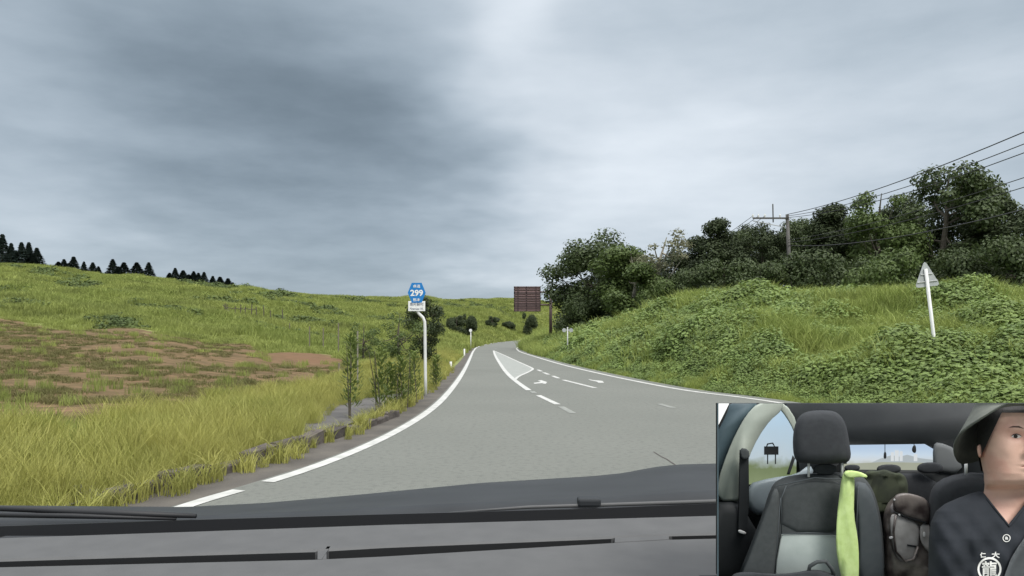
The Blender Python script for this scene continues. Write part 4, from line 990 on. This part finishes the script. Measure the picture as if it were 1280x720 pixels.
flat('rear_window_glow', [(555, 290), (915, 290), (915, 178), (555, 178)], .5600, VM2, disp)
VM3 = mat('glowing door window', (.02, .02, .02), .6, emit=(.66, .67, .65, 1.0))  # added glow stands in for the sky outside the door window
flat('door_window_glow', [(15, 5), (75, 5), (15, 125)], .5600, VM3, disp)
flat('rear_glow_hill', [(640, 262), (690, 240), (735, 226), (770, 232), (800, 224), (850, 238), (915, 246), (915, 285), (560, 285), (560, 268)], .5592, mat('glowing hill in the rear window', (.02, .02, .02), .7, emit=(.22, .245, .255, 1.0)), disp, .0005)  # hill, verge and buildings are backdrop shapes given their own glow
flat('rear_glow_road', [(540, 262), (700, 254), (915, 258), (915, 290), (540, 290)], .5586, mat('glowing verge in the rear window', (.02, .02, .02), .7, emit=(.19, .20, .155, 1.0)), disp, .0004)
for x_, y_, w_ in ((732, 214, 12), (748, 206, 16), (768, 210, 12), (826, 222, 14)): flat('rear_glow_building', [(x_, y_), (x_+w_, y_), (x_+w_, 250), (x_, 250)], .5589, mat('glowing building in the rear window', (.02, .02, .02), .7, emit=(.36, .38, .39, 1.0)), disp, .0002)
# side window details: a far sign on two posts
bb = tag(root('billboard', Bx(243, 240, .5585), 'tiny black billboard on posts seen through the side window in the inset', 'billboard'))
flat('board', [(214, 190), (272, 190), (272, 224), (214, 224)], .5585, S['black'], bb, .0006)
for x in (226, 258): flat('leg', [(x, 224), (x+4, 224), (x+4, 262), (x, 262)], .5588, S['black'], bb, .0005)
flat('frame', [(222, 190), (226, 178), (250, 174), (258, 190), (254, 190), (247, 179), (230, 182), (226, 190)], .5588, S['black'], bb, .0004)
# cabin shell
cab = root('cabin', Bx(600, 400, .55), 'pale pillar, dark headliner and door of the car cabin in the inset', 'car interior')
puff('headliner', [(300, -40), (1500, -40), (1500, 330), (1000, 330), (930, 300), (912, 250), (905, 200), (870, 180), (560, 184), (540, 240), (480, 300), (360, 300), (340, 130), (310, 60)], .553, .004, S['roof'], cab, 0, [(1, 1), (1, 0)])
puff('rear_pillar', [(902, 185), (925, 170), (1000, 200), (1030, 300), (905, 300)], .545, .01, mat('rear pillar trim', (.13, .14, .145), .8), cab, 1)
puff('roof_rail', [(258, 22), (300, 12), (350, 90), (340, 145), (322, 100), (285, 45)], .545, .006, S['pillar'], cab, 1, ctr=(305, 50))
puff('side_pillar', [(190, 10), (290, -10), (290, 38), (240, 80), (190, 150), (150, 235), (135, 300), (118, 400), (120, 415), (20, 415), (22, 330), (60, 220), (95, 140), (140, 60)], .525, .02, S['pillar'], cab, 1, [(1, 1), (1, .4), (.985, .15), (.95, 0)], ctr=(130, 200))
puff('front_pillar', [(75, 5), (200, 5), (140, 60), (95, 140), (60, 220), (22, 330), (10, 330), (10, 150), (60, 60)], .535, .012, S['door'], cab, 1, [(1, 1), (1, .3), (.97, 0)], ctr=(70, 130))
puff('door_panel', [(-10, 412), (112, 408), (150, 480), (200, 560), (130, 760), (-10, 760)], .520, .03, S['black'], cab, 1)
puff('window_sill', [(140, 345), (240, 318), (345, 305), (400, 262), (420, 300), (330, 420), (200, 480), (140, 440)], .540, .012, S['sill'], cab, 1)
puff('window_divider', [(330, 225), (340, 240), (318, 305), (305, 305)], .552, .004, S['black'], cab, 0)
puff('rear_shelf', [(535, 284), (980, 288), (980, 420), (535, 420)], .548, .008, S['black'], cab, 0)
# belt
sb = root('seat_belt', Bx(130, 560, .515), 'black seat belt hanging down the pale pillar in the inset', 'seat belt')
flat('strap', [(116, 205), (150, 225), (152, 420), (140, 545), (108, 540), (112, 400)], .517, S['black'], sb, .002)
puff('anchor', [(112, 195), (150, 200), (155, 240), (120, 245)], .512, .004, S['cloth'], sb, 1)
puff('clip', [(108, 528), (140, 540), (138, 552), (106, 542)], .512, .003, S['steel'], sb, 1)
# passenger seat
def seat_part(name, loc, label):
    o = bpy.data.objects.new(name, None); o.empty_display_size = .1; COL.objects.link(o); o.location = loc; attach(o, cab); return tag(o, label)
ps = seat_part('passenger_seat', Bx(400, 710, .49), 'charcoal passenger seat with pale sage centre panel')
puff('backrest', [(90, 760), (150, 610), (205, 470), (235, 370), (262, 328), (330, 305), (480, 295), (590, 300), (640, 330), (680, 420), (702, 560), (708, 760)], .480, .03, S['cloth'], ps, 2)
puff('centre_panel', [(272, 545), (278, 400), (300, 345), (420, 325), (530, 330), (560, 400), (565, 545)], .4785, .006, S['cloth'], ps, 1)
puff('lumbar_panel', [(284, 549), (520, 552), (575, 560), (590, 780), (252, 780), (262, 660)], .4778, .007, S['sage'], ps, 0, [(1, 1), (1, .3), (.985, .08), (.96, 0)])
puff('bolster', [(592, 330), (640, 345), (676, 440), (700, 600), (704, 780), (600, 780), (598, 500), (575, 350)], .474, .012, S['bol'], ps, 1)
puff('bolster', [(236, 400), (262, 350), (280, 400), (268, 560), (250, 780), (92, 780), (160, 610)], .474, .012, S['cloth'], ps, 1)
for pts in ([(284, 548), (284, 400), (304, 350)], [(284, 547), (400, 544), (518, 549)], [(598, 345), (592, 500), (600, 740)], [(262, 352), (420, 318), (560, 326)], [(280, 400), (268, 560), (252, 735)]):
    bm = bmesh.new(); add_tube(bm, [Bx(x, y, .4738 if x > 560 else .4772) for x, y in pts], .00035, 5); from_bm('seam', bm, S['bol'], ps, True)
hr = puff('headrest', [(336, 250), (328, 160), (342, 85), (375, 48), (450, 40), (515, 48), (548, 95), (562, 170), (572, 250), (520, 262), (380, 262)], .468, .028, S['cloth2'], ps, 2)
for x in (395, 532):
    bm = bmesh.new(); add_tube(bm, [Bx(x, 245, .482), Bx(x, 315, .482)], .00085, 8); from_bm('headrest_post', bm, S['steel'], ps, True)
puff('post_cover', [(415, 262), (512, 262), (508, 305), (420, 305)], .484, .004, S['cloth2'], ps, 1)
# driver seat
ds = seat_part('driver_seat', Bx(1000, 710, .49), 'black driver seat behind the person')
puff('backrest', [(884, 780), (884, 420), (900, 350), (960, 312), (1050, 295), (1120, 300), (1300, 300), (1450, 420), (1500, 780)], .486, .03, S['cloth2'], ds, 1)
bm = bmesh.new(); add_tube(bm, [Bx(1039, 250, .482), Bx(1039, 305, .482)], .001, 8); from_bm('headrest_post', bm, S['steel'], ds, True)
puff('headrest', [(1040, 250), (1030, 120), (1100, 40), (1330, 40), (1400, 120), (1390, 250)], .480, .02, S['cloth2'], ds, 2)
# rear seats: three headrests and the backrest
rsq = seat_part('rear_seat', Bx(760, 420, .54), 'black rear bench with three low headrests')
puff('backrest', [(540, 300), (960, 300), (980, 560), (540, 560)], .541, .006, S['cloth2'], rsq, 1)
for o_ in ([(540, 290), (542, 265), (604, 264), (606, 290)], [(672, 300), (676, 264), (770, 263), (775, 300)], [(836, 300), (842, 256), (940, 254), (950, 300)]):
    puff('headrest', o_, .536, .006, S['cloth2'], rsq, 2)
# charms by the rear window
for lab, pts in (('black charm hanging at the middle of the rear window', [(703, 212), (713, 212), (714, 240), (701, 240)]), ('black charm hanging at the right end of the rear window', [(822, 186), (834, 184), (836, 214), (826, 218), (816, 206)])):
    h = root('hanging_charm', Bx(pts[0][0], 200, .55), lab, 'charm')
    flat('cord', [(pts[0][0]+4, 178), (pts[0][0]+6, 178), (pts[0][0]+6, pts[0][1]+2), (pts[0][0]+4, pts[0][1]+2)], .551, S['black'], h, .0004)
    puff('pendant', pts, .549, .002, S['black'], h, 1)
# jacket on the rear seat
jk = puff('jacket', [(612, 310), (640, 286), (680, 290), (705, 282), (750, 300), (770, 296), (800, 320), (804, 400), (780, 470), (640, 470), (605, 400)], .528, .010, S['olive'], None, 2, tilt=lambda x, y: .0022*math.sin(x*.09+y*.03)+.0012*math.sin(y*.12)); tag(jk, 'dark olive jacket heaped on the rear seat behind the bag', 'jacket')
# bag
bg = root('backpack', Bx(790, 710, .51), 'worn brown grey leather backpack standing between the two front seats', 'backpack')
def wob(x, y): return .0022*math.sin(x*.045+y*.02)+.0014*math.sin(y*.07-x*.02)
puff('bag_body', [(695, 470), (730, 400), (790, 378), (880, 420), (960, 480), (960, 790), (700, 790), (712, 600)], .500, .022, S['leather'], bg, 2, tilt=wob)
puff('bag_flap', [(738, 395), (775, 378), (830, 385), (890, 410), (900, 512), (840, 492), (780, 470), (742, 450)], .494, .006, S['leather'], bg, 2)
pk = puff('front_pocket', [(722, 455), (780, 478), (852, 500), (845, 600), (838, 650), (800, 668), (760, 655), (735, 600)], .495, .006, S['leather2'], bg, 2)
puff('side_pocket', [(852, 500), (905, 515), (905, 640), (862, 600), (848, 560)], .4955, .005, S['leather2'], bg, 1)
puff('strap', [(798, 590), (838, 596), (838, 603), (798, 597)], .4940, .001, S['black'], bg, 0)
puff('zip', [(745, 455), (800, 478), (880, 500), (880, 507), (800, 485), (745, 463)], .4938, .001, S['black'], bg, 0)
for x, y in ((746, 408), (766, 470)): puff('stud', [(x-4, y-4), (x+4, y-4), (x+4, y+4), (x-4, y+4)], .4932, .001, S['steel'], bg, 1)
for pts in ([(722, 560), (738, 556), (742, 566), (726, 570)], [(862, 540), (872, 538), (874, 560), (864, 562)]): puff('buckle', pts, .4935, .001, S['steel'], bg, 1)
bm = bmesh.new(); add_tube(bm, [Bx(752, 470, .4945), Bx(742, 540, .4942), Bx(752, 620, .4942), Bx(790, 660, .4942), Bx(825, 650, .4942), Bx(842, 600, .4942)], .0008, 6); from_bm('piping', bm, S['leather'], bg, True)
# towel
def fold(x, y): return .0012*math.sin(x*.11)+.0007*math.sin(x*.26+y*.01)
tw = root('towel', Bx(555, 710, .47), 'lime green towel hanging down the side of the passenger seat', 'towel')
puff('hanging_cloth', [(540, 292), (565, 286), (584, 310), (582, 380), (580, 470), (596, 560), (602, 640), (600, 780), (545, 780), (522, 700), (506, 600), (510, 480), (522, 380), (530, 320)], .462, .007, S['towel'], tw, 1, tilt=fold, prof=[(1, 1), (1, .5), (.95, .25), (.85, .1), (.6, 0)], ctr=(556, 520))
puff('top_fold', [(534, 300), (556, 286), (600, 292), (634, 306), (636, 320), (610, 314), (580, 318), (550, 320)], .459, .006, S['towel'], tw, 2)
# black bag with strap lying on the seat
bk = root('shoulder_bag', Bx(380, 715, .46), 'black bag with a looped strap on the passenger seat', 'bag')
puff('bag_body', [(70, 720), (120, 700), (240, 712), (330, 708), (420, 690), (480, 705), (530, 725), (540, 800), (70, 800)], .452, .012, S['cloth2'], bk, 2)
bm = bmesh.new(); add_tube(bm, [Bx(395, 705, .455), Bx(400, 680, .453), Bx(430, 662, .452), Bx(466, 660, .452), Bx(490, 690, .453), Bx(498, 715, .455)], .0012, 8); from_bm('strap', bm, S['cloth'], bk, True)

# person at the wheel
DP = .432; U = .3056*DP/F
per = root('person', Bx(1212, 760, DP), 'person in an olive bucket hat and black printed t-shirt, looking ahead', 'person')
ys = [-75, -66, -50, -25, 5, 40, 75, 105, 130, 150, 170, 190, 210, 230, 250, 270, 290, 310, 325, 338, 348, 358, 370, 385, 410, 440, 470, 500, 530, 570]
lutp = lambda y, t: float(np.interp(y, [a for a, _ in t], [b for _, b in t]))
cxT = [(-75, 1262), (200, 1262), (300, 1258), (350, 1240), (400, 1218), (600, 1212)]
wT = [(-75, 25), (-66, 60), (-50, 90), (-25, 120), (5, 143), (40, 158), (75, 166), (130, 170), (200, 168), (250, 160), (290, 150), (325, 137), (345, 127), (370, 118), (400, 113), (440, 116), (470, 140), (500, 200), (530, 250), (570, 280)]
fT = [(-75, 15), (-66, 50), (-50, 85), (-25, 118), (5, 142), (40, 158), (75, 166), (130, 170), (190, 168), (250, 168), (300, 164), (330, 152), (345, 132), (356, 84), (366, 52), (400, 44), (440, 55), (500, 85), (570, 130)]
bT = [(-75, 15), (-50, 95), (0, 150), (80, 180), (180, 180), (260, 150), (340, 100), (440, 95), (570, 110)]
def W_(x, y, dep): return Bx(x, y, DP+dep*U)
def loft(ys, cx, wf, ff, bf, seg, exps=2.2, disp=None):
    V = []
    for y in ys:
        for k in range(seg):
            a = 2*math.pi*k/seg; c, s = math.cos(a), math.sin(a)
            X = lutp(y, cx)+lutp(y, wf)*math.copysign(abs(c)**(2/exps), c); dp = (lutp(y, bf) if s > 0 else lutp(y, ff))*math.copysign(abs(s)**(2/exps), s)
            if disp and s < 0: dp -= disp(X, y)
            V.append((X, y, dp))
    return V
def gs2(x, y, cx, cy, sx, sy): return math.exp(-((x-cx)/sx)**2-((y-cy)/sy)**2)
def face_disp(x, y):
    nx = 1300; v = 0
    v += 12*gs2(x, y, nx, 145, 14, 30)+18*gs2(x, y, nx, 190, 18, 32)+20*gs2(x, y, nx, 216, 22, 20)+5*gs2(x, y, nx-20, 222, 14, 13)+5*gs2(x, y, nx+20, 222, 14, 13)
    for sx in (-1, 1):
        v -= 15*gs2(x, y, nx+sx*54, 150, 30, 17); v += 8*gs2(x, y, nx+sx*54, 116, 42, 12); v += 7*gs2(x, y, nx+sx*86, 205, 34, 34); v += 5*gs2(x, y, nx+sx*54, 150, 20, 8)
    v += 7*gs2(x, y, nx, 262, 30, 8)+8*gs2(x, y, nx, 281, 26, 9)-5*gs2(x, y, nx, 271, 34, 3)-4*gs2(x, y, nx, 298, 26, 8)+9*gs2(x, y, nx, 325, 30, 18)
    return v
ysd = sorted(set([float(a) for a in np.linspace(-75, 360, 110)]+[float(a) for a in np.linspace(360, 570, 30)])); seg = 120
HV = loft(ysd, cxT, wT, fT, bT, seg, 2.15, face_disp)
def loft_faces(n, seg, cap=True):
    f = [[i*seg+k, i*seg+(k+1) % seg, (i+1)*seg+(k+1) % seg, (i+1)*seg+k] for i in range(n-1) for k in range(seg)]
    if cap: f += [list(range(seg))[::-1], [(n-1)*seg+k for k in range(seg)]]
    return f
def mesh_obj(name, V, Fc, m, parent, keep=None, do_clip=True):
    bm = bmesh.new(); vs = [bm.verts.new(W_(*v)) for v in V]
    for f in Fc:
        if keep is None or keep([V[i] for i in f]): bm.faces.new([vs[i] for i in f])
    for v in [v for v in bm.verts if not v.link_faces]: bm.verts.remove(v)
    bmesh.ops.recalc_face_normals(bm, faces=bm.faces)
    return from_bm(name, bm, m, parent, True, clipit=do_clip)
body = mesh_obj('body', HV, loft_faces(len(ysd), seg), S['skin'], per)
def bvh_of(V, Fc): return BVHTree.FromPolygons([W_(*v) for v in V], Fc)
BH = bvh_of(HV, loft_faces(len(ysd), seg))
CAMP = Vector((0, 0, CAM_H))
def onto(bvh, x, y, off, fallback=DP):
    d = (Bx(x, y, 1.0)-CAMP).normalized(); h = bvh.ray_cast(CAMP, d)
    t = h[3] if h[0] else (Bx(x, y, fallback)-CAMP).length
    return CAMP+d*(t-off)
def decal(name, polys, bvh, off, m, parent, sub=0):
    V = []; Fc = []
    for pts in polys:
        b = len(V); V += [onto(bvh, x, y, off) for x, y in pts]; Fc.append(list(range(b, b+len(pts))))
    bm = bmesh.new(); vs = [bm.verts.new(v) for v in V]
    for f in Fc: bm.faces.new([vs[i] for i in f])
    bmesh.ops.triangulate(bm, faces=bm.faces)
    return from_bm(name, bm, m, parent, clipit=True)
S['eyew'] = mat('eye white', (.62, .58, .55), .3); S['iris'] = mat('dark iris', (.015, .010, .008), .2)
for sx in (-1, 1):
    ex = 1300+sx*54
    e = decal('eye', [[(ex-sx*21, 149), (ex-sx*12, 143), (ex, 140), (ex+sx*12, 142), (ex+sx*22, 149), (ex+sx*10, 155), (ex-sx*8, 156)]], BH, .0002, S['eyew'], body)
    decal('iris', [[(ex-4+8.5*math.cos(a), 148.5+7.8*math.sin(a)) for a in np.linspace(0, 6.283, 15)[:-1]]], BH, .0004, S['iris'], e)
    decal('eyelid', [[(ex-sx*25, 151), (ex-sx*13, 141.5), (ex, 137.5), (ex+sx*13, 140), (ex+sx*26, 150), (ex+sx*12, 143.5), (ex, 141), (ex-sx*12, 144.5)]], BH, .0005, S['hair'], e)
    decal('eyebrow', [[(ex-sx*32, 118), (ex-sx*10, 106), (ex+sx*16, 106), (ex+sx*34, 114), (ex+sx*16, 112), (ex-sx*8, 113)]], BH, .0003, mat('eyebrow hair', (.10, .06, .045), .8), body)
decal('mouth', [[(1262, 271), (1280, 268), (1300, 270), (1320, 268), (1338, 271), (1320, 274), (1300, 275), (1280, 274)]], BH, .0002, S['lip'], body)
# ear
puff('ear', [(1082, 196), (1088, 182), (1100, 180), (1108, 195), (1104, 225), (1096, 238), (1088, 228)], DP-.012, .008, S['skin'], body, 2)
def loft2(rows, seg, cx, wf, ff, bf, exps, ytop, ybot, disp=None):
    cols_ = []
    for k in range(seg):
        a = 2*math.pi*k/seg; c, s_ = math.cos(a), math.sin(a)
        def xat(y): return lutp(y, cx)+lutp(y, wf)*math.copysign(abs(c)**(2/exps), c)
        lo_, hi_ = ytop(0, s_), ybot(0, s_)
        for _ in range(25):
            lo_ = .5*lo_+.5*ytop(xat(lo_), s_); hi_ = .5*hi_+.5*ybot(xat(hi_), s_)
        col_ = []
        for i in range(rows):
            y = lo_+(hi_-lo_)*i/(rows-1); X = xat(y)
            dp = (lutp(y, bf) if s_ > 0 else lutp(y, ff))*math.copysign(abs(s_)**(2/exps), s_)
            if disp and s_ < 0: dp -= disp(X, y)
            col_.append((X, y, dp))
        cols_.append(col_)
    return [cols_[k][i] for i in range(rows) for k in range(seg)]
# hair
def hair_keep(vs):
    x = sum(v[0] for v in vs)/4; y = sum(v[1] for v in vs)/4; d_ = sum(v[2] for v in vs)/4
    if d_ > 10: return y < 300
    lim = 58-.0*x
    if x < 1170: lim = 58+(1170-x)*2.3
    if x > 1360: lim = 58+(x-1360)*2.3
    return y < min(lim, 232)
def hair_bot(x, s_):
    if s_ > .05: return 290
    if x < 1185: return min(52+(1185-x)*2.1, 225)
    if x > 1345: return min(52+(x-1345)*2.1, 225)
    return 52
HR = loft2(90, 160, cxT, [(a, b+14 if a < 60 else b+9) for a, b in wT], [(a, b+10) for a, b in fT], [(a, b+14) for a, b in bT], 2.15, lambda x, q: -74, hair_bot)
mesh_obj('hair', HR, loft_faces(90, 160, False), S['hair'], per)
# hat
V = []; segs = 96; rp = [(0.0, -150, 1), (.35, -148, 1), (.62, -138, 1), (.80, -115, 1), (.90, -75, 1), (.97, -20, 1), (1.0, 20, 1)]
rings = []
for q, y, _ in rp: rings.append([(1262+max(q, .01)*188*math.cos(a), y, max(q, .01)*192*math.sin(a)) for a in np.linspace(0, 2*math.pi, segs, endpoint=False)])
for t in (.15, .35, .55, .75, .9, 1.0):
    ring = []
    for a in np.linspace(0, 2*math.pi, segs, endpoint=False):
        side = max(0, math.cos(a+math.pi)); fr_ = max(0, -math.sin(a)); bk_ = max(0, math.sin(a))
        drop = 20+t*(175*abs(math.cos(a))**1.3*(1-.35*fr_)+170*bk_-22*fr_)+7*math.sin(a*5)*t
        ring.append((1262+(188+88*t)*math.cos(a), drop, (192+84*t)*math.sin(a)))
    rings.append(ring)
outer = rings[-1]
for off_, k in ((8, -1), (8, -3), (8, -5)): rings.append([(x-(x-1262)*.015, y+off_, d*.985) for x, y, d in rings[{-1: 12, -3: 10, -5: 7}[k]]])
V = [p for r_ in rings for p in r_]; n = len(rings)
hatm = mesh_obj('hat', V, [[i*segs+k, i*segs+(k+1) % segs, (i+1)*segs+(k+1) % segs, (i+1)*segs+k] for i in range(n-1) for k in range(segs)], S['hat'], per)
# shirt
scx = [(340, 1214), (800, 1212)]
sw = [(372, 116), (380, 150), (400, 205), (425, 262), (455, 298), (500, 318), (560, 326), (800, 330)]
sf = [(372, 66), (400, 82), (440, 105), (500, 135), (570, 162), (650, 175), (800, 180)]
sbk = [(372, 104), (440, 120), (570, 135), (800, 140)]
ysS = [float(a) for a in np.linspace(372, 800, 70)]
def shirt_disp(x, y): return 5*math.sin(x*.03+y*.035)*sstep(430, 560, y)+3*math.sin(x*.07-y*.05)*sstep(430, 520, y)+14*gs2(x, y, 960, 640, 60, 160)-10*gs2(x, y, 1050, 640, 18, 130)
def neck_top(x, q): return 374 if q > -.05 else max(374, 514-abs(x-1214)*1.25)
SV = loft2(110, 200, scx, sw, sf, sbk, 2.5, neck_top, lambda x, q: 800, shirt_disp)
SFc = loft_faces(110, 200, False)
shirt = mesh_obj('shirt', SV, SFc, S['shirt'], per)
BS = bvh_of(SV, SFc)
bm = bmesh.new()
nk = [onto(BS, 1214+sx*dx, 516-dx*1.25, .0003) for sx, dx in [(-1, 112), (-1, 85), (-1, 55), (-1, 28), (-1, 8), (1, 0), (1, 8), (1, 28), (1, 55), (1, 85), (1, 112)]]
add_tube(bm, nk, .0007, 6); from_bm('collar', bm, S['shirt'], shirt, True)
def shirt_text(s, cx, cy, w, h, bold=0.0, name='lettering'):
    V, Fc = text_verts(s, bold=bold)
    if not len(V): return
    mn, mx = V.min(0), V.max(0); V = (V-(mn+mx)/2)/np.maximum(mx-mn, 1e-6)
    mk(name, [onto(BS, cx+v[0]*w, cy-v[1]*h, .00055) for v in V], Fc, S['print'], shirt)
def ringdec(cx, cy, r0, r1, name='emblem_ring', sq=1.0):
    n = 40; V = []; Fc = []
    for k in range(n):
        a = 2*math.pi*k/n
        for r_ in (r0, r1): V.append(onto(BS, cx+r_*math.cos(a), cy+r_*math.sin(a)*sq, .00055))
    for k in range(n): a = 2*k; b = 2*((k+1) % n); Fc.append([a, b, b+1, a+1])
    mk(name, V, Fc, S['print'], shirt)
ringdec(1135, 692, 41, 49); shirt_text('龍', 1135, 692, 62, 66, .02)
shirt_text('仁', 1108, 634, 24, 22, .03); shirt_text('大', 1160, 634, 34, 26, .03)
ringdec(1205, 565, 13, 16); shirt_text('a', 1205, 565, 13, 12, .03)
# belt across the chest
blt = root('seat_belt', Bx(1230, 720, .42), 'grey seat belt crossing the chest of the person', 'seat belt')
V = []; Fc = []
path_ = [(1178, 790, 1320, 800), (1196, 720, 1330, 760), (1222, 650, 1345, 690), (1252, 600, 1360, 640), (1290, 545, 1380, 590), (1340, 480, 1420, 530)]
bm = bmesh.new(); rr_ = []
for x0, y0, x1, y1 in path_:
    r_ = []
    for q in np.linspace(0, 1, 6):
        r_.append(bm.verts.new(onto(BS, x0+(x1-x0)*q, y0+(y1-y0)*q, .0022)))
    rr_.append(r_)
for a, b_ in zip(rr_[:-1], rr_[1:]):
    for k in range(5): bm.faces.new((a[k], b_[k], b_[k+1], a[k+1]))
bmesh.ops.solidify(bm, geom=bm.faces[:], thickness=.0006)
from_bm('webbing', bm, S['belt'], blt, True, clipit=True)
